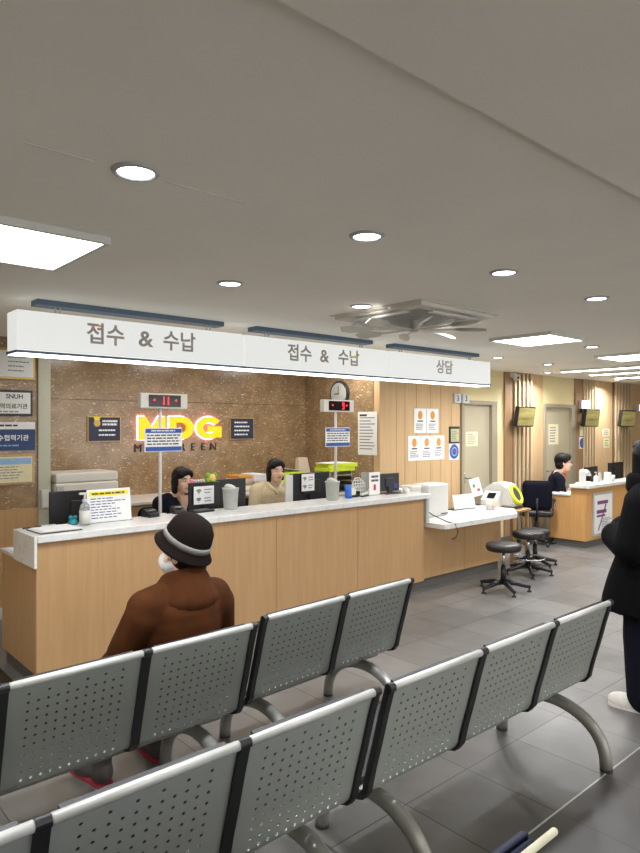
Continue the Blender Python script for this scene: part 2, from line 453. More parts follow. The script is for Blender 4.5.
for k, x in enumerate((2.45, 3.75, 5.05)):
    light_panel(x, x + .6, 5.35, 5.95, ('left', 'middle', 'right')[k] + ' light panel above the staff, hidden by the sign')
for x in (9.5, 12.5):
    light_panel(x, x + .65, -1.6, -1.0, 'fill light panel added over the far hall, outside the frame', 'added fill panels over the far hall')  # extra unseen panels, added to brighten the hall and ceiling
def downlight(x, y, label, r=.07, en=11):
    t = thing('ceiling_downlight', label, 'downlight', (x, y, H), 0, 'round downlights')
    obj('trim_ring', lathe(nb(), [(r * .80, -.002), (r * .84, -.010), (r, -.008), (r * 1.08, -.002), (r * 1.08, 0), (r * .8, 0)]), GREYP, t, True)
    obj('lens', lathe(nb(), [(0, -.004), (r * .8, -.004), (r * .8, -.001), (0, -.001)]), DOWN_E, t)
    la = bpy.data.lights.new('downlight_beam', 'AREA'); la.shape = 'DISK'; la.size = r * 1.5; la.energy = en; la.color = (.93, .95, 1.0); la.spread = math.radians(150)
    lo = bpy.data.objects.new('downlight_beam', la); COL.objects.link(lo); lo.location = (0, 0, -.012); lo.parent = t
    return t
dl_lab = ['downlight nearest the camera at upper left', 'downlight second from the left in the near row', 'third downlight from the left in the near row',
          'fourth downlight from the left in the near row, by the right edge', 'small downlight above the left lettering of the sign', 'downlight just left of the air conditioner', 'downlight under the right edge of the air conditioner',
          'downlight in front of the square light panel', 'downlight past the right end of the sign', 'far downlight above the security camera', 'far downlight beyond the square panel', 'farthest downlight over the third slat column']
for (x, y), lab in zip(((.928, 1.916), (1.966, 1.92), (2.966, 1.903), (4.0, 1.904), (2.048, 3.067), (3.09, 3.07), (4.151, 3.032), (6.405, 3.1), (6.6, 4.317), (8.986, 5.02), (7.79, 4.35), (11.36, 5.05)), dl_lab):
    downlight(x, y, lab, en=22 if x > 7 else 3 if (x, y) in ((3.09, 3.07), (4.151, 3.032)) else 11)
downlight(-.1, 1.91, 'downlight just left of the frame'); downlight(-1.1, 1.91, 'downlight far left of the frame')
b = box(nb(), .60, .80, 1.931, 1.936, H - .0012, H); box(b, 1.04, 1.36, 1.931, 1.936, H - .0012, H)
struct('trim_9', b, WHITE, 'hairline ceiling joint beside the nearest downlight')
def linear(x, y0, y1, label):
    t = thing('linear_ceiling_lamp', label, 'ceiling light', (x, (y0 + y1) / 2, H), 0, 'slim linear lamps over the far hall')
    h = (y1 - y0) / 2
    obj('housing', box(nb(), -.055, .055, -h, h, -.03, 0), WHITE, t)
    obj('diffuser', box(nb(), -.045, .045, -h + .01, h - .01, -.034, -.03), LINE_E, t)
linear(8.81, 1.2, 4.70, 'nearest slim linear lamp at the far right')
linear(9.67, 1.2, 4.70, 'middle slim linear lamp at the far right')
linear(10.62, 1.2, 4.75, 'farthest slim linear lamp at the far right')

# ---------------------------------------------------------------- hanging sign boxes
def sign(x0, x1, body, tx0, tx1, label):
    w = x1 - x0; t = thing('hanging_lightbox_sign', label, 'sign', (x0, 4.2, 2.17), 0, 'lightbox signs above the counter')
    h = .265
    obj('casing', box(nb(), 0.002, w - .002, 0.0, .19, .016, h, .012, 2), SIGN_E, t)
    b = nb(); box(b, 0, w, -.004, .004, 0, .016); box(b, 0, w, .186, .194, 0, .016); box(b, 0, .008, 0, .19, 0, .016); box(b, w - .008, w, 0, .19, 0, .016)
    obj('bottom_trim', b, BLUEGREY, t)
    obj('light_strip', box(nb(), .008, w - .008, .006, .184, -.006, .014), STRIP_E, t)
    for x in (.3, .27, w - .28, w - .25): obj('hanger_rod', box(nb(), x - .003, x + .003, .09, .1, h, H - 2.17 - .035), GREYP, t)
    obj('mounting_rail', box(nb(), .14, w - .16, .04, .16, H - 2.17 - .035, H - 2.17), BLUEGREY, t)
    for s, a, c, mat in body:
        text(s, .15, mat, t, a - x0, -.0015, .15, w=c, ext=.001, bold=.003)
    return t
s1 = sign(1.253, 2.937, [('접수', 1.82, .26, SIGNINK), ('&', 2.105, .11, SIGNINK), ('수납', 2.37, .26, SIGNINK)], 0, 0, 'left lightbox sign with reception lettering and yellow stroke, nearest the camera')
s2 = sign(2.944, 4.584, [('접수', 3.50, .26, SIGNINK), ('&', 3.775, .105, SIGNINK), ('수납', 4.07, .26, SIGNINK)], 0, 0, 'middle lightbox sign of the row, with reception lettering and ampersand')
s3 = sign(4.590, 6.281, [('상담', 5.45, .27, SIGNINK)], 0, 0, 'right lightbox sign with two characters for consultation')
obj('yellow_stroke', box(nb(), .458, .535, -.0035, -.0015, .207, .217), ORANGEP, s1, label='yellow stroke on the first character')
obj('yellow_stroke', box(nb(), 1.14, 1.24, -.0035, -.0015, .165, .176), YELLOW, s2, label='yellow stroke on the last character')

# ---------------------------------------------------------------- air conditioner and fan
t = thing('ceiling_air_conditioner', 'white square ceiling cassette air conditioner behind the fan blades', 'air conditioner', (3.625, 3.07, H)); t.scale = (.84, .84, 1)
b = nb(); 
for (x0, x1, y0, y1) in ((-.48, .48, -.48, -.37), (-.48, .48, .37, .48), (-.48, -.37, -.37, .37), (.37, .48, -.37, .37)): box(b, x0, x1, y0, y1, -.032, 0, .006, 1)
obj('panel', b, WHITE2, t)
b = nb()
for k in range(14): box(b, -.36, .36, -.352 + k * .052, -.337 + k * .052, -.034, -.02)
obj('grille', b, GREYP, t)
obj('filter', box(nb(), -.36, .36, -.36, .36, -.018, -.004), DARK, t)
for a in range(4):
    o = obj('vane', box(nb(), -.30, .30, -.45, -.40, -.056, -.047), WHITE, t, rot=(0, 0, a * PI / 2))
obj('ceiling_flange', box(nb(), -.51, .51, -.51, .51, -.006, 0), WHITE2, t)
t = thing('ceiling_fan', 'pale eight-bladed fan hanging under the air conditioner', 'fan', (3.64, 3.08, H)); t.scale = (.92, .92, 1)
b = cyl(nb(), (0, 0, -.036), (0, 0, -.10), .035); cyl(b, (0, 0, -.10), (0, 0, -.12), .05, .03)
obj('hub', b, GREYP, t, False)
for k in range(8):
    b = nb(); box(b, .03, .34, -.008, .008, -.108, -.100)
    pr = [(.32, -.012), (.37, -.035), (.50, -.045), (.57, -.03), (.58, .02), (.50, .04), (.38, .032), (.32, .012)]
    a = [b.verts.new((x, y, -.104 + y * .45)) for x, y in pr]; c = [b.verts.new((x, y, -.098 + y * .45)) for x, y in pr]
    b.faces.new(a[::-1]); b.faces.new(c)
    for q in range(8): b.faces.new((a[q], a[(q + 1) % 8], c[(q + 1) % 8], c[q]))
    obj('blade', b, WHITE2, t, rot=(0, 0, k * PI / 4 + .1))

# ---------------------------------------------------------------- counters
CF = 4.39
t = thing('reception_counter', 'long maple panelled reception counter with grey kick plate', 'counter', (0, 0, 0))
xs = [1.432, 2.424, 3.399, 4.374, 5.352]
for a, c in zip(xs, xs[1:]): obj('front_panel', box(nb(), a + .002, c - .002, CF, CF + .02, .10, .96, .001, 1), MAPLE, t)
obj('end_panel', box(nb(), 1.432, 1.452, CF + .021, 5.12, .10, .80), MAPLE, t)
obj('end_panel', box(nb(), 5.332, 5.352, CF + .021, 4.80, .10, .96), MAPLE, t)
b = box(nb(), 1.45, 5.31, CF + .035, CF + .05, 0, .10); box(b, 1.45, 1.465, CF + .05, 5.08, 0, .10); box(b, 5.296, 5.31, CF + .05, 4.78, 0, .1)
obj('kick_plate', b, KICK, t)
obj('worktop', box(nb(), 1.425, 5.33, 4.785, 5.14, .80, .825, .003, 1), STONE, t, label='lower white worktop on the staff side')
t = thing('counter_top', 'white marbled raised counter top running along the maple counter', 'counter top', (0, 0, 0))
obj('slab', box(nb(), 1.43, 5.42, 4.35, 4.78, .962, 1.01, .004, 1), STONE, t)
obj('end_cap', box(nb(), 1.408, 1.428, 4.35, 4.78, .80, 1.008, .003, 1), STONE, t)
obj('end_cap', box(nb(), 5.355, 5.40, 4.36, 4.78, .715, .961, .003, 1), GREYP, t)
t = thing('consultation_counter', 'lower maple consultation counter right of the main counter', 'counter', (0, 0, 0))
for a, c in ((5.36, 6.147), (6.147, 6.87)): obj('front_panel', box(nb(), a + .002, c - .002, 4.45, 4.47, .10, .655, .001, 1), MAPLE, t)
obj('end_panel', box(nb(), 6.85, 6.87, 4.471, 4.92, .10, .655), MAPLE, t)
b = box(nb(), 5.36, 6.84, 4.475, 4.49, 0, .1); box(b, 6.82, 6.835, 4.49, 4.9, 0, .1); obj('kick_plate', b, KICK, t)
b = nb()
def rrect(x0, x1, y0, y1, r, n=6):
    P = []
    for cx, cy, a0 in ((x1 - r, y1 - r, 0), (x0 + r, y1 - r, 90), (x0 + r, y0 + r, 180), (x1 - r, y0 + r, 270)):
        for k in range(n + 1):
            a = math.radians(a0 + 90 * k / n); P.append((cx + r * math.cos(a), cy + r * math.sin(a)))
    return P
def slab(b, poly, z0, z1):
    A = [b.verts.new((x, y, z0)) for x, y in poly]; B = [b.verts.new((x, y, z1)) for x, y in poly]; n = len(poly)
    b.faces.new(A[::-1]); b.faces.new(B)
    for k in range(n): b.faces.new((A[k], A[(k + 1) % n], B[(k + 1) % n], B[k]))
    return b
P = [(5.40, 4.16)] + rrect(5.43, 6.93, 4.16, 4.95, .06)[0:7] + [(5.404, 4.95)] + [(5.404, 4.20)]
P = [(6.77, 4.165), (6.72, 4.15), (5.46, 4.16), (5.42, 4.18), (5.404, 4.22), (5.404, 4.95), (7.02, 4.95), (7.10, 4.90), (7.12, 4.42)]
t = tag(obj('counter_top', slab(b, P, .656, .705), STONE), 'low white marbled counter top behind the two stools', 'counter top')
t = thing('back_cabinet', 'low maple cabinet along granite wall behind the staff', 'cabinet', (0, 0, 0))
obj('body', box(nb(), 2.2, 5.70, 6.08, 6.75, 0, .93), MAPLE, t); obj('top', box(nb(), 2.18, 5.72, 6.05, 6.76, .931, .96, .003, 1), WHITE2, t)

flush_texts()
# ---------------------------------------------------------------- waiting benches
PROF = [(.000, .800), (.030, .70), (.062, .58), (.090, .485), (.104, .43), (.113, .390), (.132, .365), (.165, .355), (.22, .358), (.30, .372), (.42, .402), (.50, .418), (.535, .412), (.55, .392)]
def prof_at(s, P=PROF):
    for (a, c) in zip(P, P[1:]):
        L = math.dist(a, c)
        if s <= L or c is P[-1]:
            k = s / L; return (a[0] + (c[0] - a[0]) * k, a[1] + (c[1] - a[1]) * k)
        s -= L
PLEN = sum(math.dist(a, c) for a, c in zip(PROF, PROF[1:]))
def seat_sheet(w):
    b = nb(); pit = .0365; n = 11; mx = (w - n * pit) / 2
    rows = []
    s = .034
    us = [-w / 2, -w / 2 + mx * .35, -w / 2 + mx] + [-w / 2 + mx + pit * (k + 1) for k in range(n)] + [w / 2 - mx * .35, w / 2]
    # rows of cells down the back and over the seat; two plain bands between
    vs = [0, .034]; holes = []
    while vs[-1] + pit < PLEN - .05:
        vs.append(vs[-1] + pit)
    vs.append(PLEN)
    R = .0056
    def pt(u, s):
        y, z = prof_at(min(max(s, 0), PLEN)); return b.verts.new((u, y, z))
    for j in range(len(vs) - 1):
        for i in range(len(us) - 1):
            u0, u1, s0, s1 = us[i], us[i + 1], vs[j], vs[j + 1]
            hole = 2 <= i < 2 + n and 1 <= j < len(vs) - 2 and not (j == 1 and i % 2)
            um, smm = (u0 + u1) / 2, (s0 + s1) / 2
            ou = [(u0, s0), (um, s0), (u1, s0), (u1, smm), (u1, s1), (um, s1), (u0, s1), (u0, smm)]
            O = [pt(*q) for q in ou]
            if hole:
                I = [pt(um + R * math.cos(math.radians(225 + 45 * k)), smm + R * math.sin(math.radians(225 + 45 * k))) for k in range(8)]
                for k in range(8): b.faces.new((O[k], O[(k + 1) % 8], I[(k + 1) % 8], I[k]))
            else: b.faces.new(O)
    bmesh.ops.remove_doubles(b, verts=b.verts, dist=.0004)
    bmesh.ops.recalc_face_normals(b, faces=b.faces)
    bmesh.ops.solidify(b, geom=b.faces[:], thickness=.0025)
    return b
def offs(P, d):
    out = []
    for k, q in enumerate(P):
        a = P[max(0, k - 1)]; c = P[min(len(P) - 1, k + 1)]
        t = Vector((c[0] - a[0], c[1] - a[1])).normalized(); out.append((q[0] + t.y * d, q[1] - t.x * d))
    return out
BRP = PROF[:12]
def strip(b, x0, x1, d0, d1, P=BRP):
    return prismx(b, offs(P, d0) + offs(P, d1)[::-1], x0, x1)
SEATME = {}
def bench(label, loc, rz, n, pit, inset=.17):
    t = thing('waiting_bench', label, 'bench', loc, rz, 'perforated steel waiting benches')
    w = pit - .035
    for k in range(n):
        xc = pit * (k + .5)
        if 'seat' not in SEATME: SEATME['seat'] = sm(obj('seat_panel', seat_sheet(.52), STEEL), 35).data; bpy.data.objects.remove(bpy.data.objects['seat_panel'])
        o = bpy.data.objects.new('seat_panel', SEATME['seat']); COL.objects.link(o); o.parent = t; o.location = (xc, 0, 0); o.scale = (w / .52, 1, 1)
        obj('top_rail', cyl(nb(), (xc - w / 2 - .002, -.004, .80), (xc + w / 2 + .002, -.004, .80), .0145, seg=14), RAIL, t, True)
        pb = nb(); strip(pb, xc - w / 2 + .03, xc + w / 2 - .03, -.028, -.004, [(.000, .803), (.030, .70), (.062, .58), (.085, .505)])
        obj('back_pad', pb, VINYL, t)
        pb = nb(); strip(pb, xc - w / 2 + .03, xc + w / 2 - .03, -.03, -.004, [(.20, .357), (.30, .372), (.42, .402), (.50, .418), (.53, .414)])
        obj('seat_pad', pb, VINYL, t)
    for k in range(n + 1):
        x = pit * k; hw = .019; x0, x1 = x - hw, x + hw
        if k == 0: x0, x1 = x - .001, x + .026
        if k == n: x0, x1 = x - .026, x + .001
        b = strip(nb(), x0, x1, -.012, .014); cyl(b, (x0, -.004, .80), (x1, -.004, .80), .0165, seg=14)
        obj('bracket', b, BLACK, t)
    W = pit * n
    obj('beam', box(nb(), .03, W - .03, .235, .295, .295, .345, .006, 1), LEGM, t)
    for x in (inset, W - inset):
        pts = [(x, .24 - .30 * math.cos(a), .275 * math.sin(a) ** .8) for a in [PI * q / 24 for q in range(1, 24)]]
        pts = [(x, -.06, .012)] + pts + [(x, .54, .012)]
        l = obj('leg', tube(nb(), pts, .031, 14, up=(1, 0, 0)), LEGM, t, True)
        for yy in (-.06, .54): obj('foot_cap', cyl(nb(), (x, yy, 0), (x, yy, .018), .031, seg=16), DARK, l)
    return t
bench('three-seat steel bench in the front row, where the person in the hat sits', (.14, 2.452, 0), .003, 3, .5475)
bench('two-seat steel bench at the right end of the row facing the counter', (1.858, 2.508, 0), math.atan2(.047, 1.134), 2, .572)
bench('nearest steel bench, cut by the lower left corner of the photo', (-.045, 1.562, 0), .003, 3, .568)
bench('steel bench in the near row ending beside the person in the black coat', (1.697, 1.556, 0), -.006, 3, .567)
# bench of the row nearest the camera, only its end showing
t = thing('waiting_bench', 'navy padded bench end with a cream top rail at the bottom edge', 'bench', (-.36, .755, 0), 0)
W3 = 1.74
b = cyl(nb(), (0, 0, .80), (W3, 0, .80), .0085, seg=14); ell(b, (W3, 0, .80), (.009, .0085, .0085), seg=14, rings=8); ell(b, (0, 0, .80), (.009, .0085, .0085), seg=14, rings=8)
obj('top_rail', b, CREAMP, t, True)
for k in range(3):
    x0, x1 = .02 + k * .57, .565 + k * .575
    b = nb(); prismx(b, [(.018, .775), (.035, .802), (.058, .795), (.155, .50), (.15, .45), (.11, .45), (.10, .52)], x0, x1); bmesh.ops.bevel(b, geom=b.edges[:], offset=.022, segments=4, affect='EDGES'); obj('back_pad', b, NAVYV, t, True)
    obj('seat_pad', box(nb(), x0, x1, .14, .58, .40, .46, .02, 3), NAVYV, t, True)
obj('beam', box(nb(), .05, W3 - .05, .30, .36, .33, .39), LEGM, t)
for x in (.2, W3 - .2):
    b = box(nb(), x - .02, x + .02, .31, .35, 0, .33); obj('leg', b, LEGM, t)
    b = nb(); prismx(b, [(.012, .80), (.0, .79), (.09, .45), (.30, .36), (.32, .385), (.12, .47)], x - .012, x + .012); obj('back_strut', b, CREAMP, t)
# ---------------------------------------------------------------- stools and office chairs
def stool(x, y, rz, label, sh):
    t = thing('round_stool', label, 'stool', (x, y, 0), rz, 'black swivel stools')
    obj('seat', lathe(nb(), [(0, sh), (.15, sh), (.172, sh - .008), (.182, sh - .03), (.18, sh - .06), (.168, sh - .075), (0, sh - .075)], seg=32), VINYL, t, True)
    obj('gas_lift', cyl(nb(), (0, 0, .26), (0, 0, sh - .076), .017), CHROME, t, True)
    obj('lift_cover', cyl(nb(), (0, 0, .09), (0, 0, .26), .032, .026), BLACK, t, True)
    lb = nb(); tube(lb, [(.03, 0, sh - .085), (.09, .02, sh - .11), (.13, .03, sh - .15)], .008, 8); obj('lever', lb, BLACK, t, True)
    for k in range(5):
        a = k * 2 * PI / 5
        l = nb(); P = [(.02, 0, .09), (.12, 0, .082), (.22, 0, .06), (.27, 0, .05)]
        tube(l, P, [.026, .024, .02, .018], 8); lo = obj('leg', l, BLACK, t, True, rot=(0, 0, a))
        f = cyl(nb(), (.26, 0, .012), (.26, 0, .05), .009); cyl(f, (.26, 0, 0), (.26, 0, .014), .026, .02); obj('glide', f, BLACK, lo)
    return t
stool(5.96, 3.83, .35, 'black round stool nearest the camera by the low counter', .497)
s = stool(6.86, 4.08, .1, 'black round stool with chrome ring, behind the nearest stool', .497)
rp = [(.19 * math.cos(a), .19 * math.sin(a), .19) for a in [2 * PI * k / 24 for k in range(24)]]
rb = tube(nb(), rp, .009, 8, close=True)
for a in (0, 2.1, 4.2): cyl(rb, (.03 * math.cos(a), .03 * math.sin(a), .19), (.19 * math.cos(a), .19 * math.sin(a), .19), .006)
obj('foot_ring', rb, CHROME, s, True)
stool(7.34, 4.27, .6, 'low black round stool half hidden behind the chrome ringed stool', .45)
def office_chair(x, y, rz, label, back=True):
    t = thing('office_chair', label, 'office chair', (x, y, 0), rz, 'black office chairs of the staff')
    obj('seat', box(nb(), -.24, .24, -.24, .24, .42, .50, .035, 4), VINYL, t, True)
    obj('backrest', box(nb(), -.23, .23, -.055, .055, -.21, .21, .07, 6, Matrix.Translation((0, -.275, .735)) @ Matrix.Rotation(.08, 4, 'X')), NAVYC, t, True)
    obj('back_bar', tube(nb(), [(0, -.10, .40), (0, -.30, .42), (0, -.325, .55), (0, -.33, .70)], .02, 10), BLACK, t, True)
    for s in (-1, 1):
        a = obj('armrest', box(nb(), s * .27 - .03, s * .27 + .03, -.20, .12, .655, .685, .012, 3), BLACK, t)
        obj('arm_loop', tube(nb(), [(s * .25, -.13, .43), (s * .275, -.15, .55), (s * .275, -.12, .64), (s * .275, 0, .652), (s * .275, .05, .63), (s * .275, .09, .52), (s * .25, .12, .43)], .014, 10), CHROME, a, True)
    obj('gas_lift', cyl(nb(), (0, 0, .10), (0, 0, .42), .026), BLACK, t, True)
    for k in range(5):
        a = k * 2 * PI / 5 + .3
        lo = obj('leg', tube(nb(), [(.02, 0, .10), (.16, 0, .09), (.29, 0, .075)], [.026, .022, .017], 8), BLACK, t, True, rot=(0, 0, a))
        obj('caster', cyl(nb(), (.285, -.02, .028), (.285, .02, .028), .028), DARK, lo, True)
    return t
ch = office_chair(8.66, 5.02, -1.0, 'dark office chair with chrome arm loops left of the far orange desk'); ch.scale = (.88, .88, 1.0)
ch = office_chair(9.20, 5.06, -2.5, 'office chair under the clerk at the far orange desk'); ch.scale = (.88, .88, .9)
office_chair(3.04, 5.47, PI, 'office chair of the clerk in the dark cardigan behind the counter')
office_chair(4.14, 5.50, PI, 'office chair of the clerk in beige knit behind the counter')

# ---------------------------------------------------------------- far reception desk
t = thing('reception_desk', 'orange maple reception desk with grey base at the far right', 'desk', (8.85, 4.37, 0))
obj('front_panel', box(nb(), 0, 2.2, 0, .02, .10, .845), MAPLE3, t)
b = nb(); prismx(b, [(.021, .10), (.54, .10), (.54, .72), (.22, .72), (.22, .845), (.021, .845)], 0, .02); obj('end_panel', b, MAPLE3, t)
obj('kick_plate', box(nb(), .03, 2.17, .03, .06, 0, .10), KICK, t); obj('kick_plate', box(nb(), .03, .06, .061, .52, 0, .10), KICK, t)
obj('worktop', box(nb(), -.02, 2.2, .225, .60, .721, .745, .004, 1), WHITE, t)
obj('counter_top', box(nb(), -.06, 2.26, -.07, .215, .846, .893, .004, 1), STONE, t)
t = thing('poster_frame', 'framed poster with purple headings on the far desk front', 'poster', (9.035, 4.37, .145))
obj('frame', box(nb(), 0, .62, -.02, -.002, 0, .62, .006, 1), GREYP, t); obj('sheet', box(nb(), .035, .585, -.0225, -.0202, .035, .585), PAPER, t)
b = nb(); box(b, .12, .45, -.0245, -.0228, .45, .50); box(b, .10, .40, -.0245, -.0228, .32, .37); box(b, .10, .36, -.0245, -.0228, .27, .30); obj('heading', b, PURPLE, t)
b = nb(); prism(b, [(.13, .08), (.16, .08), (.40, .44), (.37, .45)], -.0265, -.0248); obj('slanted_stripe', b, PURPLE, t)
obj('print', lines(nb(), .25, .56, .06, .25, 8, -.0228), GREYINK, t)
def monitor(name, label, x, y, z, w, h, rz, stand=.1, mat=BLACK, group=None, back=True):
    """a flat monitor on a foot; its rear faces -y"""
    t = thing(name, label, 'monitor', (x, y, z), rz, group)
    obj('housing', box(nb(), -w / 2, w / 2, -.012, .014, stand, stand + h, .006, 2), mat, t)
    obj('screen', box(nb(), -w / 2 + .012, w / 2 - .012, .0145, .017, stand + .014, stand + h - .012), SCREENB, t)
    b = box(nb(), -.03, .03, -.032, -.014, .006, stand + h * .5); obj('neck', b, mat, t)
    obj('foot', box(nb(), -.11, .11, -.10, .08, 0, .008, .003, 1), mat, t)
    obj('rear_bulge', box(nb(), -w * .22, w * .22, -.03, -.0125, stand + h * .25, stand + h * .75, .008, 2), mat, t)
    return t
monitor('desk_monitor', 'black monitor behind white bottle on the far desk', 9.93, 4.82, .746, .52, .28, .1, .06)
monitor('desk_monitor', 'black monitor nearest the standing person on the far desk', 10.75, 4.80, .746, .52, .30, 0, .08)
t = thing('pump_bottle', 'white pump bottle on top of the far desk', 'bottle', (9.27, 4.42, .893))
obj('bottle', lathe(nb(), [(0, 0), (.035, 0), (.037, .01), (.037, .085), (.03, .10), (.014, .11), (0, .11)]), WHITE, t, True); obj('pump', box(cyl(nb(), (0, 0, .11), (0, 0, .155), .008), -.04, .01, -.008, .008, .15, .165), WHITE, t)
t = thing('paper_stand', 'curled white leaflet stand at left end of the far desk', 'leaflet stand', (8.93, 4.44, .893))
obj('stand', box(nb(), -.035, -.03, -.05, .05, 0, .19), WHITE, t); obj('leaflet', tube(nb(), [(-.025, 0, .16), (.02, 0, .205), (.07, 0, .185), (.11, 0, .12)], .012, 6, flat=5), PAPER, t)
t = tag(obj('document_tray', box(nb(), 8.92, 9.24, 4.47, 4.56, .893, .915, .004, 1), WHITE), 'low white tray under the leaflets on the far desk', 'tray')
t = thing('tent_card', 'white folded tent card on the far desk beside the pump bottle', 'card', (9.66, 4.43, .893), .1)
prismx(nb(), [(0, 0), (1, 0), (0, 1)], 0, 1).free()
obj('card', prism(nb(), [(-.06, 0), (.06, 0), (.035, .14), (-.035, .14)], -.04, .04), PAPER, t)
for k in range(2): tag(obj('desk_organizer', box(nb(), 9.50 + k * .03, 9.515 + k * .03, 4.47, 4.50, .893, 1.03), WHITE if k else GREYP), ('thin white divider' if k else 'thin grey divider') + ' standing behind the tent card on the far desk', 'organizer')
tag(obj('paper_cup', lathe(nb(), [(0, 0), (.028, 0), (.038, .09), (.036, .09), (.026, .004), (0, .004)], (9.84, 4.44, .893)), WHITE, None, True), 'white cup near the black coat on the far desk', 'cup')

# ---------------------------------------------------------------- things on the right wall
def sheet(name, label, cat, x0, x1, z0, z1, y, mat=PAPER, th=.003, group=None):
    t = thing(name, label, cat, (x0, y, z0), 0, group)
    obj('sheet', box(nb(), 0, x1 - x0, -th, 0, 0, z1 - z0), mat, t); return t, x1 - x0, z1 - z0
labs = ['certificate sheet at top left of the five on the maple boards', 'certificate sheet at top right of the five on the maple boards', 'certificate sheet at bottom left of the five on the maple boards', 'middle certificate sheet of the bottom three on the maple boards', 'bottom right certificate sheet of the five on the maple boards']
for (x, z), lab in zip(((6.38, 1.63), (6.63, 1.63), (6.265, 1.28), (6.51, 1.28), (6.755, 1.28)), labs):
    t, w, h = sheet('certificate_sheet', lab, 'certificate', x, x + .238, z, z + .315, WR - .001, PAPER, .006, 'white certificates in a pyramid')
    b = ell(nb(), (w / 2, -.006, h * .73), (.045, .004, .055)); obj('emblem', b, ORANGEP, t)
    obj('heading', box(nb(), w * .28, w * .72, -.008, -.0062, h * .46, h * .51), INK, t)
    obj('print', lines(nb(), w * .15, w * .85, h * .12, h * .40, 4, -.0062), GREYINK, t)
t = thing('room_number_sign', 'white blade sign with number 3 above first door', 'sign', (7.19, WR, 2.03))
for s, x0 in ((0, 0.0), (1, .16)):
    o = obj('plate', box(nb(), x0, x0 + .145, -.03 - .02 * s, -.004, 0, .125, .004, 1), WHITE, t)
    text('3', .105, BLUE if s == 0 else INK, o, x0 + .07, -.032 - .02 * s, .062, 'numeral', bold=.002)
t = thing('framed_notice', 'dark framed green notice beside the first door', 'notice', (7.10, WR, 1.49))
obj('frame', box(nb(), 0, .215, -.018, 0, 0, .225, .003, 1), DARK, t); obj('sheet', box(nb(), .02, .195, -.021, -.0182, .02, .19), M('pale_green_paper', (186, 186, 138), .8), t); obj('print', lines(nb(), .04, .18, .03, .17, 6, -.0212), GREYINK, t)
t = thing('round_sticker', 'blue round sticker on white square below framed notice', 'sticker', (7.21, WR, 1.375))
obj('sheet', box(nb(), -.11, .11, -.004, 0, -.11, .105), PAPER, t)
b = nb(); cyl(b, (0, -.0065, 0), (0, -.0042, 0), .098, seg=32); obj('disc', b, BLUE, t)
b = nb(); cyl(b, (0, -.009, 0), (0, -.0067, 0), .062, seg=32); obj('ring', b, LBLUE, t)
b = nb(); cyl(b, (0, -.0115, 0), (0, -.0092, 0), .045, seg=24); obj('inner_disc', b, BLUE, t); b = nb(); cyl(b, (0, -.014, 0), (0, -.0117, 0), .018, seg=16); obj('dot', b, RED, t)
def door_paper(label, x0, x1, z0, z1):
    t, w, h = sheet('door_notice', label, 'notice', x0, x1, z0, z1, WR + .018, CREAM, .002)
    obj('print', lines(nb(), w * .12, w * .88, h * .1, h * .9, 6, -.0022, .45), GREYINK, t); return t
door_paper('cream notice sheet taped on first door', 7.50, 7.78, 1.44, 1.64)
door_paper('tall cream notice taped on second door', 9.72, 10.03, 1.42, 1.75)
t, w, h = sheet('wall_notice', 'pale upper notice on boards between the slat columns', 'notice', 11.56, 11.84, 1.53, 1.67, WR - .001, CREAM); obj('print', lines(nb(), .04, .24, .02, .12, 3, -.0032), GREYINK, t)
t, w, h = sheet('wall_notice', 'pale lower notice on boards between the slat columns', 'notice', 11.60, 11.84, 1.33, 1.50, WR - .001, CREAM); obj('print', lines(nb(), .04, .20, .02, .15, 3, -.0032), M('green_print', (110, 170, 90), .6), t)
t, w, h = sheet('wall_notice', 'narrow dark framed notice right of second door', 'notice', 10.66, 10.80, 1.55, 1.76, WR - .031, CREAM); obj('border', box(nb(), .0, w, -.006, -.0032, h - .03, h), DARK, t)
t, w, h = sheet('wall_notice', 'blue and white round mark notice right of second door', 'notice', 10.64, 10.84, 1.33, 1.53, WR - .031, PAPER); b = cyl(nb(), (.1, -.006, .1), (.1, -.0034, .1), .085, seg=24); obj('disc', b, BLUE, t)
t = thing('lit_room_tag', 'glowing pinkish blade sign beside second television', 'sign', (10.63, WR - .03, 2.01))
obj('housing', box(nb(), 0, .32, -.05, 0, 0, .15, .005, 1), WHITE, t); o = obj('face', box(nb(), .01, .31, -.054, -.051, .01, .14), TAG_E, t); text('2', .11, PURPLE, o, .1, -.056, .075, 'numeral')
obj('bracket', cyl(nb(), (.05, -.02, -.07), (.05, -.02, 0), .02), DARK, t)
t = thing('lit_room_tag', 'white blade sign by the third television at the edge', 'sign', (13.0, WR, 2.0))
obj('housing', box(nb(), 0, .34, -.05, 0, 0, .15, .005, 1), WHITE, t); obj('face', box(nb(), .01, .33, -.054, -.051, .01, .14), TAG_E, t)
def tv(x0, x1, label, z0=1.71, z1=2.01, y=WR - .085):
    t = thing('wall_television', label, 'television', ((x0 + x1) / 2, y, z0), 0, 'televisions on the slat columns')
    w = x1 - x0; h = z1 - z0
    mt = Matrix.Translation((0, -.10, h / 2)) @ Matrix.Rotation(math.radians(8), 4, 'X') @ Matrix.Translation((0, 0, -h / 2))
    obj('housing', box(nb(), -w / 2, w / 2, -.03, .03, 0, h, .005, 1, mt), BLACK, t)
    obj('tv_screen', box(nb(), -w / 2 + .02, w / 2 - .02, -.0325, -.0302, .02, h - .02, 0, 2, mt), TV_E, t)
    obj('wall_bracket', box(nb(), -.08, .08, -.075, 0, h * .3, h * .7), DARK, t); return t
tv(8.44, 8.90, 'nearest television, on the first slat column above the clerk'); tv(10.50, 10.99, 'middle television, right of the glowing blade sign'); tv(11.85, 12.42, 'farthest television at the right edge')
t = thing('security_camera', 'white dome camera at top of the wall corner', 'camera', (8.56, WR - .03, 2.44))
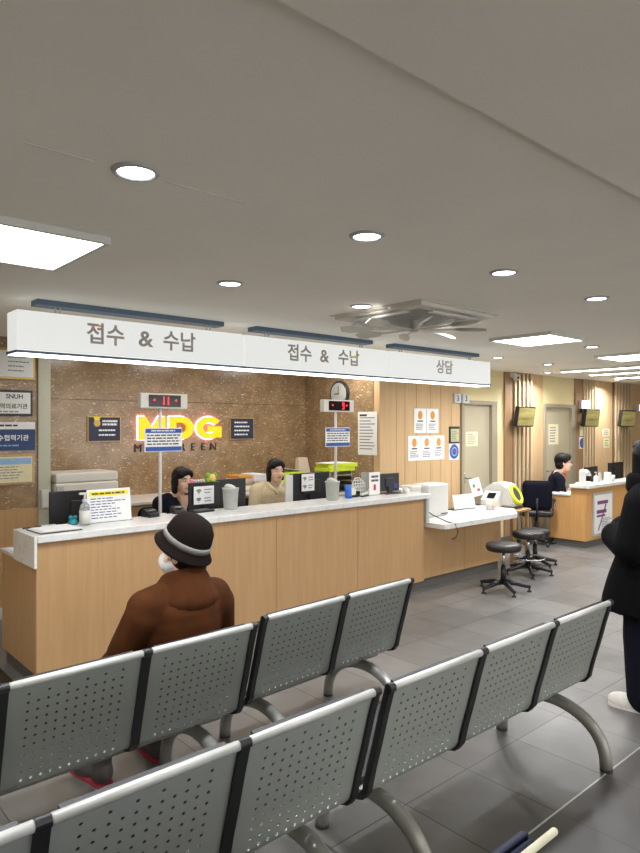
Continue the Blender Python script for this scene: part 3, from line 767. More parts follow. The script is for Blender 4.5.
obj('mount', box(nb(), -.03, .03, -.05, 0, .0, .075), WHITE, t); obj('dome', ell(nb(), (0, -.08, -.0), .05), WHITE, t, True); obj('lens', ell(nb(), (-.012, -.122, -.008), .018), BLACK, t, True)
# things on the granite side wall (faces -x)
RXF = RX - .01
t = thing('wall_clock', 'round dark rimmed clock on the granite side wall', 'clock', (RXF, 6.07, 2.13))
def disc(x0, x1, r, seg=32): return cyl(nb(), (x0, 0, 0), (x1, 0, 0), r, seg=seg)
obj('rim', disc(-.04, -.001, .165), DARK, t); obj('face', disc(-.043, -.0402, .14), GREYP, t)
b = box(nb(), -.046, -.0435, -.005, .005, -.01, .10); box(b, -.046, -.0435, -.01, .075, -.006, .006); obj('hand', b, INK, t)
t = thing('notice_poster', 'tall white printed notice on the granite side wall', 'poster', (RXF, 0, 1.365))
obj('sheet', box(nb(), -.004, -.001, 5.43, 5.755, 0, .53), PAPER, t)
b = nb()
for k in range(11):
    z = .45 - k * .038
    box(b, -.0055, -.0042, 5.46 + random.random() * .09, 5.725, z, z + .012)
obj('print', b, GREYINK, t)
b = box(nb(), -.0055, -.0042, 5.60, 5.725, .475, .50); obj('heading', b, INK, t)
# granite back wall
t = thing('wall_lettering', 'large glowing yellow letters on the granite back wall', 'sign', (3.29, YB, 1.565))
def letter(name, poly, x, holes=None):
    o = obj('letter', prism(nb(), [(.95 * (x + px), pz) for px, pz in poly], -.06, -.022), YEL_E, t)
    return o
S = .265
Mp = [(0, 0), (.085, 0), (.085, .15), (.15, .06), (.185, .06), (.25, .15), (.25, 0), (.335, 0), (.335, S), (.26, S), (.1675, .135), (.075, S), (0, S)]
letter('M', Mp, .0)
def ringpoly(rx, rz, rx2, rz2, a0, a1, cx, cz, n=14):
    A = [(cx + rx * math.cos(math.radians(a0 + (a1 - a0) * k / n)), cz + rz * math.sin(math.radians(a0 + (a1 - a0) * k / n))) for k in range(n + 1)]
    B = [(cx + rx2 * math.cos(math.radians(a0 + (a1 - a0) * k / n)), cz + rz2 * math.sin(math.radians(a0 + (a1 - a0) * k / n))) for k in range(n + 1)]
    return A + B[::-1]
o = letter('D', [(0, 0), (.08, 0), (.08, S), (0, S)], .40)
Dp = [(.08, 0), (.15, 0)] + [(.15 + .17 * math.cos(a), S / 2 + S / 2 * math.sin(a)) for a in [(-90 + 15 * k) * PI / 180 for k in range(1, 12)]] + [(.15, S), (.08, S), (.08, S - .07), (.15, S - .07)] + [(.15 + .085 * math.cos(a), S / 2 + (S / 2 - .07) * math.sin(a)) for a in [(90 - 15 * k) * PI / 180 for k in range(1, 12)]] + [(.15, .07), (.08, .07)]
bd = nb(); bd.from_mesh(o.data); prism(bd, [(.95 * (.40 + px), pz) for px, pz in Dp], -.06, -.022); bd.to_mesh(o.data); bd.free()
Gp = ringpoly(.185, S / 2, .10, S / 2 - .07, 38, 325, .185, S / 2, 22)
o = letter('G', Gp, .77)
bd = nb(); bd.from_mesh(o.data); prism(bd, [(.95 * (.77 + px), pz) for px, pz in [(.17, .09), (.355, .09), (.355, .15), (.17, .15)]], -.06, -.022); prism(bd, [(.95 * (.77 + px), pz) for px, pz in [(.28, .02), (.355, .02), (.355, .09), (.28, .09)]], -.06, -.022); bd.to_mesh(o.data); bd.free()
def outline(poly, x):
    P_ = [(.95 * (x + px), -.016, pz) for px, pz in poly]; return tube(nb(), P_, .0085, 6, close=True, up=(0, 1, 0))
obj('backlight', outline(Mp, 0), PINK_E, t)
obj('backlight', outline([(0, 0), (.15, 0)] + [(.15 + .17 * math.cos(a), S / 2 + S / 2 * math.sin(a)) for a in [(-90 + 15 * k) * PI / 180 for k in range(1, 12)]] + [(.15, S), (0, S)], .40), PINK_E, t)
obj('backlight', outline(Gp, .77), PINK_E, t)
t = thing('wall_lettering', 'small dark serif lettering below the glowing letters', 'sign', (3.257, YB, 1.47))
for k, ch in enumerate('MEDGREEN'):
    text(ch, .125, INK, t, .04 + k * .139, -.012, 0, 'letter', ext=.006)
def plaque(x0, x1, label):
    t = thing('wall_plaque', label, 'plaque', (x0, YB, 1.55), 0, 'navy plaques on the granite'); w = x1 - x0
    obj('border', box(nb(), 0, w, -.02, -.001, 0, .275, .003, 1), GOLD, t); obj('plate', box(nb(), .012, w - .012, -.024, -.0205, .012, .263), NAVY, t); return t, w
t, w = plaque(2.725, 3.095, 'navy plaque with gold medal left of the glowing letters')
b = cyl(nb(), (.10, -.03, .20), (.10, -.0245, .20), .036, seg=24); obj('medal', b, GOLD, t); b = prism(nb(), [(.075, .23), (.125, .23), (.14, .27), (.06, .27)], -.027, -.0245); obj('ribbon', b, YELLOW, t)
obj('print', lines(nb(), .16, w - .04, .17, .24, 2, -.0242, .6, .1), LAMPOFF, t); obj('print', lines(nb(), .12, w - .06, .05, .15, 2, -.0242, .35, .1), LAMPOFF, t)
t, w = plaque(4.51, 4.87, 'navy plaque right of the glowing letters')
obj('print', lines(nb(), .06, w - .06, .04, .24, 4, -.0242, .35, .3), LAMPOFF, t)
# left granite wall
def frame(label, x1, z0, z1, w, fm, inner, name='framed_certificate', cat='certificate'):
    x0 = x1 - w; t = thing(name, label, cat, (x0, WL, z0)); h = z1 - z0
    obj('frame', box(nb(), 0, w, -.022, -.001, 0, h, .004, 1), fm, t)
    obj('sheet', box(nb(), .022, w - .022, -.026, -.0225, .022, h - .022), inner, t); return t, w, h
t, w, h = frame('gold framed certificate topmost on the left granite wall', 2.03, 2.14, 2.42, .44, GOLD, PAPER)
obj('print', lines(nb(), .2, w - .06, .06, .22, 4, -.0262, .25), GREYINK, t)
t, w, h = frame('dark framed white certificate second from the top at left', 2.005, 1.81, 2.045, .40, DARK, PAPER)
text('SNUH', .055, NAVY, t, w - .16, -.027, h - .06, bold=.001); text('협력의료기관', .052, INK, t, w - .19, -.027, .085, bold=.0006); obj('print', lines(nb(), .05, w - .05, .028, .05, 1, -.0262), GREYINK, t)
t = thing('wall_plaque', 'blue and white plaque third from the top at left', 'plaque', (1.60, WL, 1.50))
obj('plate', box(nb(), 0, .425, -.02, -.001, 0, .19), M('blue_plaque', (36, 62, 108), .5), t); obj('header', box(nb(), 0, .425, -.02, -.001, .191, .255), PAPER, t)
text('우수협력기관', .058, LAMPOFF, t, .21, -.021, .11, bold=.0006); obj('print', lines(nb(), .05, .36, .21, .24, 1, -.0202), INK, t); obj('print', lines(nb(), .05, .36, .03, .06, 1, -.0202, .4), LBLUE, t)
t, w, h = frame('wood framed certificate with blue header lowest at left', 2.02, 1.19, 1.465, .44, WOODF, CREAM)
obj('header', box(nb(), .03, w - .03, -.028, -.0262, h - .09, h - .035), LBLUE, t); obj('emblem', cyl(nb(), (.09, -.032, h - .07), (.09, -.0282, h - .07), .03), BLUE, t); obj('print', lines(nb(), .08, w - .08, .05, h - .1, 5, -.0262, .3), GREYINK, t)
t = thing('wall_intercom', 'white box mounted low on the pale wall post', 'intercom', (2.07, WL - .02, .96)); obj('body', box(nb(), 0, .085, -.03, 0, 0, .17, .004, 1), WHITE, t); obj('cover', box(nb(), .01, .075, -.034, -.0305, .02, .15), WHITE2, t)
# ---------------------------------------------------------------- things on the main counter
CT = 1.0105
t = thing('queue_display', 'placard pole with red number 11 display, left one on the counter', 'display', (2.50, 4.725, CT), 0, 'number displays on poles')
def queue(t, num, cx):
    obj('base', cyl(nb(), (0, 0, 0), (0, 0, .012), .05, .045, 24), WHITE, t); obj('pole', cyl(nb(), (0, .012, .012), (0, .012, .93), .013), WHITE, t, True)
    o = obj('placard', box(nb(), cx - .165, cx + .165, -.012, -.004, .505, .695, .003, 1), PAPER, t)
    b = box(nb(), cx - .158, cx + .158, -.014, -.0122, .655, .688); box(b, cx - .158, cx + .158, -.014, -.0122, .512, .545); obj('blue_band', b, BLUE, o)
    obj('print', lines(nb(), cx - .145, cx + .145, .555, .648, 4, -.0122, .42, .15), INK, o)
    obj('print', lines(nb(), cx - .11, cx + .11, .663, .681, 1, -.0142, .5, .1), LAMPOFF, o)
    d = obj('display_housing', box(nb(), cx - .205, cx + .205, -.03, .03, .848, .968, .008, 2), WHITE2, t)
    obj('window', box(nb(), cx - .14, cx + .14, -.034, -.0305, .862, .955), SCREENB, d)
    seg = {'1': 'bc', '9': 'abcdfg'}
    b = nb(); w, h, th = .024, .062, .008
    x = cx - .02 * (len(num) - 1) - (0 if len(num) > 1 else -.05)
    for ch in num:
        z0 = .878
        R = {'a': (-w / 2, w / 2, h - th, h), 'd': (-w / 2, w / 2, 0, th), 'g': (-w / 2, w / 2, h / 2 - th / 2, h / 2 + th / 2), 'b': (w / 2 - th, w / 2, h / 2, h), 'c': (w / 2 - th, w / 2, 0, h / 2), 'f': (-w / 2, -w / 2 + th, h / 2, h), 'e': (-w / 2, -w / 2 + th, 0, h / 2)}
        for s in seg[ch]:
            a = R[s]; box(b, x + a[0], x + a[1], -.0365, -.0345, z0 + a[2], z0 + a[3])
        obj('digit', b, LED_E, d); b = nb(); x += .04
    for sx in (-.095, .095):
        if sx > 0: obj('arrow_mark', b, LED_E, d); b = nb()
        prism(b, [(cx + sx - .01, .912), (cx + sx + .008, .905), (cx + sx + .008, .925)], -.0365, -.0345)
    obj('arrow_mark', b, LED_E, d)
queue(t, '11', .02)
t = thing('queue_display', 'placard pole with red number 9 display, right one on the counter', 'display', (4.41, 4.725, CT), 0, 'number displays on poles')
queue(t, '9', .01)
t = thing('clipboard', 'clipboard with loose white papers at counter left end', 'clipboard', (1.60, 4.545, CT), .05)
obj('board', box(nb(), -.14, .14, -.14, .12, 0, .006), DARK, t)
for k in range(3): obj('paper', box(nb(), -.135 + .01 * k, .125 + .008 * k, -.13 - .004 * k, .105, .0065 + .003 * k, .009 + .003 * k), PAPER, t, rot=(0, 0, .03 * k - .03))
obj('clip', box(nb(), -.05, .05, .09, .118, .0175, .026), CHROME, t)
tag(obj('ballpoint_pen', cyl(nb(), (1.45, 4.715, CT + .005), (1.58, 4.735, CT + .005), .005, seg=8), BLACK), 'dark pen lying behind the clipboard at the counter end', 'pen')
t = thing('phone_holder', 'small teal rounded holder beside the pump bottle', 'holder', (1.79, 4.70, CT))
obj('base', lathe(nb(), [(0, 0), (.035, 0), (.037, .012), (.028, .03), (.02, .042), (0, .045)]), TEAL, t, True)
b = nb(); ell(b, (-.016, 0, .05), .016); ell(b, (.016, 0, .05), .016); obj('ear', b, TEAL, t, True)
t = thing('hand_sanitizer', 'clear pump bottle with white label at the counter front left', 'bottle', (1.845, 4.62, CT))
m, nt, p = new_mat('clear_plastic'); p.inputs['Base Color'].default_value = (.9, .93, .95, 1); p.inputs['Transmission Weight'].default_value = .75; p.inputs['Roughness'].default_value = .08
CLEAR = m
obj('bottle', lathe(nb(), [(0, 0), (.034, 0), (.037, .006), (.037, .115), (.030, .145), (.016, .160), (.013, .168), (0, .168)]), CLEAR, t, True)
obj('label', lathe(nb(), [(.0375, .012), (.0382, .012), (.0382, .108), (.0375, .108)]), WHITE, t, True)
b = cyl(nb(), (0, 0, .165), (0, 0, .186), .017); cyl(b, (0, 0, .186), (0, 0, .222), .007); box(b, -.042, .018, -.009, .009, .218, .234, .004, 1); obj('pump', b, WHITE, t)
t = thing('notice_stand', 'upright white notice with yellow heading beside the pump bottle', 'notice', (1.885, 4.66, CT))
mt = Matrix.Rotation(math.radians(-7), 4, 'X')
obj('sheet', box(nb(), 0, .335, -.003, .003, .004, .245, mat=mt), PAPER, t); obj('foot', box(nb(), 0, .335, -.02, .06, 0, .004), CLEAR, t)
o = obj('heading', box(nb(), .02, .315, -.005, -.0032, .195, .228, mat=mt), YELLOW, t); obj('print', lines(nb(), .035, .30, .202, .221, 1, -.0055, .6, .05), INK, o).matrix_local = mt
obj('print', lines(nb(), .025, .31, .025, .185, 8, -.0032, .34, .5), M('navy_ink', (70, 78, 130), .7), t).matrix_local = mt
def reader(x, y, rz, label):
    t = thing('card_reader', label, 'card reader', (x, y, CT), rz)
    prismx_b = prismx(nb(), [(-.05, 0), (.06, 0), (.06, .055), (.03, .06), (-.05, .025)], -.045, .045); obj('body', prismx_b, BLACK, t)
    obj('screen', box(nb(), -.03, .03, .0, .004, -.012, .012, mat=Matrix.Translation((0, -.012, .047)) @ Matrix.Rotation(1.15, 4, 'X')), GREYP, t)
reader(2.40, 4.70, .2, 'black card reader left of the number 11 pole'); reader(2.66, 4.74, -.1, 'black card reader right of the number 11 pole')
t = thing('signature_pad', 'flat black signature pad in front of the small monitor', 'signature pad', (2.86, 4.70, CT), .1)
obj('body', box(nb(), -.09, .09, -.06, .06, 0, .016, .004, 1), BLACK, t); obj('screen', box(nb(), -.06, .06, -.04, .04, .0162, .018), DARK, t)
monitor('computer_monitor', 'large black monitor rear at the left end behind clear pump bottle', 2.0, 5.0, .826, .54, .29, -.04, .11)
m2 = monitor('computer_monitor', 'small black monitor with posted sheet and a flower toy on top', 3.02, 4.92, .826, .31, .235, 0, .17)
monitor('computer_monitor', 'black monitor behind left lidded bin', 3.33, 5.04, .826, .41, .26, 0, .15)
m3 = monitor('computer_monitor', 'black monitor with posted sheet behind right lidded bin', 4.30, 5.0, .826, .53, .28, .03, .145)
m4 = monitor('computer_monitor', 'slim dark grey monitor at counter right end', 5.12, 4.68, CT, .30, .185, -.05, .025, DARK)
obj('blue_sticker', box(nb(), .07, .12, -.0155, -.0125, .05, .10), BLUE, m4, label='blue sticker')
def wifi_sheet(par, x, z, w, h):
    o = obj('posted_sheet', box(nb(), x, x + w, -.034, -.0315, z, z + h), PAPER, par, label='white sheet with two signal icons')
    for zz in (z + h * .72, z + h * .25):
        b = nb()
        for r in (.014, .024, .034):
            pts = [(x + w * .24 + r * math.cos(a), -.035, zz - .018 + r * math.sin(a)) for a in [math.radians(45 + 9 * k) for k in range(11)]]
            tube(b, pts, .0032, 6, up=(0, 1, 0))
        ell(b, (x + w * .24, -.035, zz - .018), .004); obj('signal_icon', b, INK, o)
        obj('print', lines(nb(), x + w * .52, x + w * .95, zz - .025, zz + .025, 2, -.0342, .4), GREYINK, o)
wifi_sheet(m2, -.125, .22, .20, .155); wifi_sheet(m3, -.14, .245, .17, .17)
t = thing('flower_toy', 'small green petalled toy with peach face on small monitor', 'toy', (3.09, 4.92, 1.232))
b = nb()
for a in (.5, 2.64, 3.9, 5.5): ell(b, (.038 * math.cos(a), 0, .042 + .034 * math.sin(a)), (.024, .018, .024))
obj('petal', b, GREEN, t, True); obj('face', ell(nb(), (0, -.012, .036), (.032, .026, .034)), PEACH, t, True)
t = thing('ornament', 'pink and white trinket row on the small monitor edge', 'ornament', (2.94, 4.92, 1.232))
b = nb()
for k in range(4): ell(b, (-.01 + k * .026, 0, .014), (.012, .012, .014))
obj('bead', b, WHITE, t, True); obj('flower', ell(nb(), (-.045, -.004, .016), (.022, .014, .018)), M('pink_trim', (232, 128, 150), .7), t, True)
def bin_(x, y, label):
    t = thing('lidded_bin', label, 'bin', (x, y, CT), 0, 'small grey lidded bins on the counter')
    obj('bucket', lathe(nb(), [(0, 0), (.056, 0), (.058, .004), (.068, .165), (.072, .168), (.072, .182), (.066, .182), (.064, .165), (0, .16)], seg=28), GREYP, t, True)
    obj('swing_lid', ell(nb(), (0, 0, .178), (.056, .056, .032), Matrix.Rotation(.5, 4, 'Y')), WHITE, t, True)
bin_(3.13, 4.68, 'small grey lidded bin beside the small monitor'); bin_(4.24, 4.60, 'small grey lidded bin beside the number 9 pole')
t = thing('white_partition', 'thin white divider panel beside clerk in beige', 'divider', (3.99, 4.95, .826)); obj('panel', box(nb(), -.045, .045, -.006, .006, 0, .42, .002, 1), WHITE, t); obj('foot', box(nb(), -.05, .05, -.05, .05, 0, .006), WHITE, t)
t = thing('tape_roll', 'blue roll standing beside the right lidded bin', 'roll', (4.475, 4.625, CT)); obj('roll', lathe(nb(), [(.012, 0), (.034, 0), (.034, .13), (.012, .13), (.012, 0)]), BLUEP, t, True)
t = thing('tape_dispenser', 'black tape dispenser with yellowish roll near the number 9 pole', 'tape dispenser', (4.585, 4.665, CT))
obj('base', box(nb(), -.065, .075, -.025, .025, 0, .022, .006, 1), BLACK, t); obj('tape', cyl(nb(), (-.02, -.018, .052), (-.02, .018, .052), .04, seg=24), CREAMP, t); obj('cutter', box(nb(), .055, .075, -.018, .018, .022, .055), BLACK, t)
t = thing('desk_basket', 'white perforated arched holder on counter, right of the tape', 'holder', (4.70, 4.70, CT))
b = nb()
for k in range(5): tube(b, [(-.085 + .0 * k, 0, .02 + .035 * k), (.085 - .012 * k, 0, .02 + .035 * k)], .006, 6)
for k in range(6): tube(b, [(-.085 + .034 * k, 0, .0), (-.085 + .034 * k, 0, .175 - abs(k - 1.5) * .012)], .006, 6)
tube(b, [(-.09, 0, 0), (-.09, 0, .14), (-.06, 0, .18), (0, 0, .185), (.06, 0, .14), (.09, 0, .06), (.09, 0, 0)], .007, 8)
obj('front_mesh', b, WHITE, t); obj('tray', box(nb(), -.09, .09, .01, .08, 0, .10), GREYP, t)
t = thing('stapler', 'black and white stapler in front of the arched holder', 'stapler', (4.70, 4.62, CT), .2)
obj('base', box(nb(), -.06, .06, -.016, .016, 0, .012, .003, 1), BLACK, t); obj('arm', box(nb(), -.06, .055, -.013, .013, .018, .042, .006, 2, Matrix.Rotation(-.12, 4, 'Y')), WHITE, t)
tag(obj('magazine_file', box(nb(), 4.80, 4.835, 4.70, 4.82 - .05, CT, 1.24), GREYP), 'grey upright file box behind the arched holder', 'file box')
t = thing('card_stand', 'upright white card with red stamp left of the slim monitor', 'card stand', (4.795, 4.65, CT), .05)
obj('card', box(nb(), 0, .165, -.004, .004, .004, .235), PAPER, t); obj('foot', box(nb(), 0, .165, -.03, .03, 0, .004), CLEAR, t); obj('stamp', box(nb(), .065, .10, -.0058, -.0042, .05, .11), RED, t)
obj('print', lines(nb(), .03, .14, .13, .21, 2, -.0042, .55, .05), INK, t)
tag(obj('paper_cup', lathe(nb(), [(0, 0), (.022, 0), (.03, .06), (.027, .06), (.02, .004), (0, .004)], (5.245, 4.56, CT)), WHITE, None, True), 'little white cup in front of the slim monitor', 'cup')
t = thing('paper_stack', 'stack of white papers at the counter right end', 'papers', (5.325, 4.70, CT), .0)
for k in range(4): obj('paper', box(nb(), -.075, .075, -.07, .07, .008 * k, .0075 + .008 * k), PAPER, t, rot=(0, 0, .05 * (k % 3)), loc=(.01 * (k % 2), 0, 0))
t = thing('paper_pile', 'loose white sheets on lower worktop at counter left end', 'papers', (1.56, 4.95, .8255), .1); obj('paper', box(nb(), -.11, .11, -.12, .12, 0, .004), PAPER, t); obj('paper', box(nb(), -.10, .11, -.11, .12, .0045, .008), PAPER, t, rot=(0, 0, .15))
# ---------------------------------------------------------------- behind the staff
t = thing('office_printer', 'pale office printer on the back cabinet at left', 'printer', (2.48, 6.38, .961))
obj('body', box(nb(), -.30, .32, -.22, .25, 0, .22, .015, 2), WHITE2, t); obj('lid', box(nb(), -.29, .32, -.21, .25, .222, .315, .015, 2), WHITE2, t); obj('output_slot', box(nb(), -.18, .28, -.225, -.2205, .10, .115), DARK, t); obj('control_panel', box(nb(), -.29, -.22, -.232, -.2205, .10, .2, .004, 1), GREYP, t)
for q, x in enumerate((4.30, 4.50)):
    z = .961
    for k in range(5):
        h = .035 + .008 * ((k + q) % 2); c = [BOOKP, PAPER, WOODF][(k + q) % 3] if k < 4 else (ORANGEP if q == 0 else PAPER)
        where = ['bottom', 'second', 'middle', 'fourth', 'top'][k]
        tt = tag(obj('file_binder', box(nb(), -.09, .09, -.14, .14, 0, h, .003, 1), c, None, loc=(x, 6.25, z), rot=(0, 0, random.uniform(-.05, .05))), '%s file in the %s pile behind the beige clerk' % (where, 'left' if q == 0 else 'right'), 'file', 'files piled on the back cabinet')
        z += h + .0008
t = thing('open_box', 'lime and white open folder box behind the beige clerk', 'box', (5.0, 6.30, .961)); obj('box_body', box(nb(), -.19, .20, -.12, .12, 0, .20), LIME, t); obj('white_flap', box(nb(), -.19, .20, -.12, .12, 0, .006, mat=Matrix.Translation((0, .0, .235)) @ Matrix.Rotation(.16, 4, 'Y')), PAPER, t)
t = thing('paper_bag', 'pale paper bag standing on the back cabinet', 'bag', (5.36, 6.36, .961))
b = box(nb(), -.11, .11, -.06, .06, 0, .36)
for v in b.verts:
    if v.co.z > .3: v.co.y *= .35; v.co.x = v.co.x * .7 - .03
obj('bag_body', b, KRAFT, t)
t = thing('side_cabinet', 'low cabinet behind number 9 pole carrying letter trays', 'cabinet', (5.38, 5.72, 0)); obj('body', box(nb(), -.36, .34, -.26, .26, 0, .93), MAPLE, t); obj('top', box(nb(), -.37, .35, -.27, .27, .931, .955), WHITE2, t)
t = thing('letter_tray', 'grey stacked letter trays behind the number 9 pole', 'letter tray', (5.22, 5.64, .956))
for k in range(4):
    b = box(nb(), -.17, .17, -.13, .13, .01 + k * .06, .014 + k * .06); box(b, -.17, -.165, -.13, .13, .014 + k * .06, .05 + k * .06); box(b, .165, .17, -.13, .13, .014 + k * .06, .05 + k * .06); obj('tray', b, DARK if k < 3 else GREYP, t)
b = nb()
for x in (-.175, .175):
    for y in (-.12, .12): cyl(b, (x, y, 0), (x, y, .24), .005)
obj('upright', b, GREYP, t)
for k, (lab, rz) in enumerate((('lower lime folder on top of the letter trays', .05), ('upper lime folder on top of the letter trays', -.12))):
    tag(obj('folder', box(nb(), -.21, .21, -.13, .13, 0, .045, .004, 1), LIME, None, loc=(5.22 + .03 * k, 5.62, 1.197 + k * .046), rot=(0, 0, rz)), lab, 'folder', 'lime folders')
tag(obj('paper_sheet', box(nb(), -.20, .18, -.12, .12, 0, .004), PAPER, None, loc=(5.20, 5.62, 1.289), rot=(0, 0, .1)), 'white sheet topping the lime folders', 'paper')
# ---------------------------------------------------------------- low consultation counter
LT = .706
t = thing('document_printer', 'boxy white document machine on low counter beside raised counter', 'printer', (5.86, 4.62, LT))
obj('body', box(nb(), -.185, .185, -.02, .22, 0, .365, .022, 3), WHITE, t); obj('rear_unit', box(nb(), -.36, -.192, .06, .24, .0, .355, .02, 3), WHITE2, t); obj('slot', box(nb(), .04, .16, -.0255, -.0205, .02, .032), DARK, t)
b = box(nb(), -.191, -.1855, .0, .05, .06, .17); obj('socket_panel', b, DARK, t)
tag(obj('power_cable', tube(nb(), [(5.655, 4.62, .80), (5.60, 4.48, .76), (5.56, 4.26, .715), (5.57, 4.155, .70), (5.59, 4.135, .62), (5.56, 4.14, .56), (5.50, 4.145, .55)], .005, 6), BLACK, None, True), 'thin black cable drooping over the low counter edge', 'cable')
t = thing('document_box', 'white slanted tablet stand in the middle of the low counter', 'stand', (6.60, 4.80, LT), -.1)
obj('panel', box(nb(), -.19, .19, -.006, .006, .01, .185, .003, 1, Matrix.Translation((0, -.03, 0)) @ Matrix.Rotation(-.25, 4, 'X')), WHITE, t); obj('support', prismx(nb(), [(-.02, 0), (.09, 0), (.02, .16)], .17, .19), BLACK, t); obj('foot', box(nb(), -.19, .165, -.02, .09, 0, .008), DARK, t)
t = thing('pen_cup', 'white pen cup with pink and yellow print on low counter', 'cup', (6.80, 4.55, LT)); obj('cup', lathe(nb(), [(0, 0), (.05, 0), (.054, .12), (.05, .12), (.046, .005), (0, .005)]), WHITE, t, True)
obj('pink_mark', box(nb(), -.025, .025, -.058, -.053, .02, .055), M('pink_print', (232, 150, 170), .6), t); obj('yellow_mark', box(nb(), -.03, .01, -.06, -.055, .075, .10), YELLOW, t)
t = thing('side_table', 'small brown wooden table right of the low counter', 'table', (7.39, 4.83, 0), -1.45)
obj('table_top', box(nb(), -.36, .36, -.30, .20, .635, .66, .003, 1), WOODB, t)
for x, y in ((-.32, -.26), (.32, -.26), (-.32, .16), (.32, .16)): obj('leg', box(nb(), x - .02, x + .02, y - .02, y + .02, 0, .634), WOODB, t)
t = thing('blood_pressure_monitor', 'white arm blood pressure machine with lime cuff ring', 'medical device', (7.43, 4.83, .661), -1.45); t.scale = (.86, .86, .92)
prof = [(-.18, 0), (.20, 0), (.20, .30), (.15, .345), (.05, .345), (-.06, .22), (-.18, .12)]
b = nb(); poly = [(-.40, .03), (.29, .03), (.29, .10), (.20, .30), (.14, .345), (-.02, .36), (-.14, .30), (-.22, .22), (-.38, .14), (-.40, .10)]
prism(b, poly, -.17, .17); bmesh.ops.bevel(b, geom=[e for e in b.edges], offset=.02, segments=2, affect='EDGES')
obj('body', b, WHITE, t); obj('base', box(nb(), -.38, .30, -.165, .165, 0, .029), DARK, t)
rot = Matrix.Translation((.262, 0, .19)) @ Matrix.Rotation(math.radians(60), 4, 'Y')
b = nb(); tube(b, [(.125 * math.cos(a), .125 * math.sin(a), 0) for a in [2 * PI * k / 28 for k in range(28)]], .03, 10, close=True); xf(b, b.verts, rot); obj('cuff_ring', b, LIME, t, True, label='lime cuff ring')
b = nb(); cyl(b, (0, 0, -.02), (0, 0, .012), .098, seg=28); xf(b, b.verts, rot); obj('cuff_opening', b, DARK, t)
b = nb(); prismx(b, [(-.34, .03), (-.172, .03), (-.172, .24), (-.20, .24), (-.34, .12)], -.14, .12); obj('console', b, WHITE, t)
obj('display', box(nb(), -.06, .06, -.05, .05, 0, .005, mat=Matrix.Translation((.0, -.272, .182)) @ Matrix.Rotation(.71, 4, 'X')), SCREENB, t)
c = obj('instruction_card', box(nb(), -.085, .085, -.004, .004, 0, .25, mat=Matrix.Translation((-.20, -.30, .17)) @ Matrix.Rotation(1.0, 4, 'Z') @ Matrix.Rotation(-.22, 4, 'Y') @ Matrix.Rotation(-.2, 4, 'X')), PAPER, t, label='white instruction card')
mt = Matrix.Translation((-.20, -.30, .17)) @ Matrix.Rotation(1.0, 4, 'Z') @ Matrix.Rotation(-.22, 4, 'Y') @ Matrix.Rotation(-.2, 4, 'X')
b = nb(); ell(b, (-.03, -.0045, .15), (.022, .002, .03)); xf(b, b.verts, mt); obj('green_mark', b, M('green_mark', (80, 150, 90), .6), c)
b = nb(); ell(b, (.03, -.0045, .08), (.028, .002, .02)); xf(b, b.verts, mt); obj('red_mark', b, RED, c)
tag(obj('cable_cover', box(nb(), 1.30, 1.36, 4.35, 5.6, 0, .03, .008, 1), BLACK), 'black floor cable cover beside the left end of the counter', 'cable cover')

# ---------------------------------------------------------------- people
def add_head(b, c, s=1.0, ry=0):
    """head facing +y at centre c (eye level), added to the body mesh"""
    T = lambda x, y, z: Vector(c) + Matrix.Rotation(ry, 3, 'Z') @ Vector((x * s, y * s, z * s))
    R = Matrix.Rotation(ry, 4, 'Z')
    ell(b, T(0, -.01, .03), (.076 * s, .095 * s, .095 * s), R)
    ell(b, T(0, .022, -.045), (.06 * s, .066 * s, .075 * s), R)
    ell(b, T(0, .05, -.088), (.034 * s, .032 * s, .03 * s), R)
    cap(b, T(0, .083, .0), T(0, .104, -.033), .010 * s, .0145 * s)
    for k in (-1, 1):
        ell(b, T(k * .079, -.005, -.012), (.012 * s, .02 * s, .032 * s), R)
        ell(b, T(k * .04, .055, -.035), (.026 * s, .026 * s, .026 * s), R)
    ell(b, T(0, .075, .022), (.05 * s, .016 * s, .012 * s), R)
    ell(b, T(0, .083, -.062), (.024 * s, .012 * s, .010 * s), R)
    return T
def face_parts(T, parent, s=1.0):
    for k in (-1, 1):
        e = nb(); ell(e, T(k * .032, .081, .004), (.013 * s, .008 * s, .0065 * s)); obj('eye', e, M('eye_white', (225, 222, 218), .3) if 'eye_white' not in MATS else MATS['eye_white'], parent, True)
        e = nb(); ell(e, T(k * .032, .087, .003), .0058 * s); obj('iris', e, HAIRM, parent, True)
        e = nb(); cap(e, T(k * .018, .090, .026), T(k * .048, .082, .027), .0035 * s); obj('eyebrow', e, HAIRM, parent, True)
    e = nb(); cap(e, T(-.017, .092, -.062), T(.017, .092, -.062), .0055 * s); obj('mouth', e, LIPS, parent, True)
def hand(b, w, d, side, up=(0, 0, 1)):
    """hand at wrist w pointing along d, fingers slightly curled"""
    w = Vector(w); d = Vector(d).normalized(); u = Vector(up); s = d.cross(u).normalized() * side; n = s.cross(d).normalized() * side
    ell(b, w + d * .045, (.036, .036, .036)); cap(b, w, w + d * .05, .025, .03)
    for k, L in enumerate((.062, .074, .07, .052)):
        p0 = w + d * .07 + s * (-.028 + .019 * k); p1 = p0 + d * L * .55 - n * .006; p2 = p1 + d * L * .4 - n * .022
        cap(b, p0, p1, .0095, .0088, 8); cap(b, p1, p2, .0088, .0075, 8)
    p0 = w + d * .025 - s * .03; p1 = p0 + d * .035 - s * .022; p2 = p1 + d * .03 + s * .004 - n * .012
    cap(b, p0, p1, .012, .0105, 8); cap(b, p1, p2, .0105, .009, 8)
def limb(b, pts, rs):
    for (p, q), (r0, r1) in zip(zip(pts, pts[1:]), zip(rs, rs[1:])): cap(b, p, q, r0, r1)
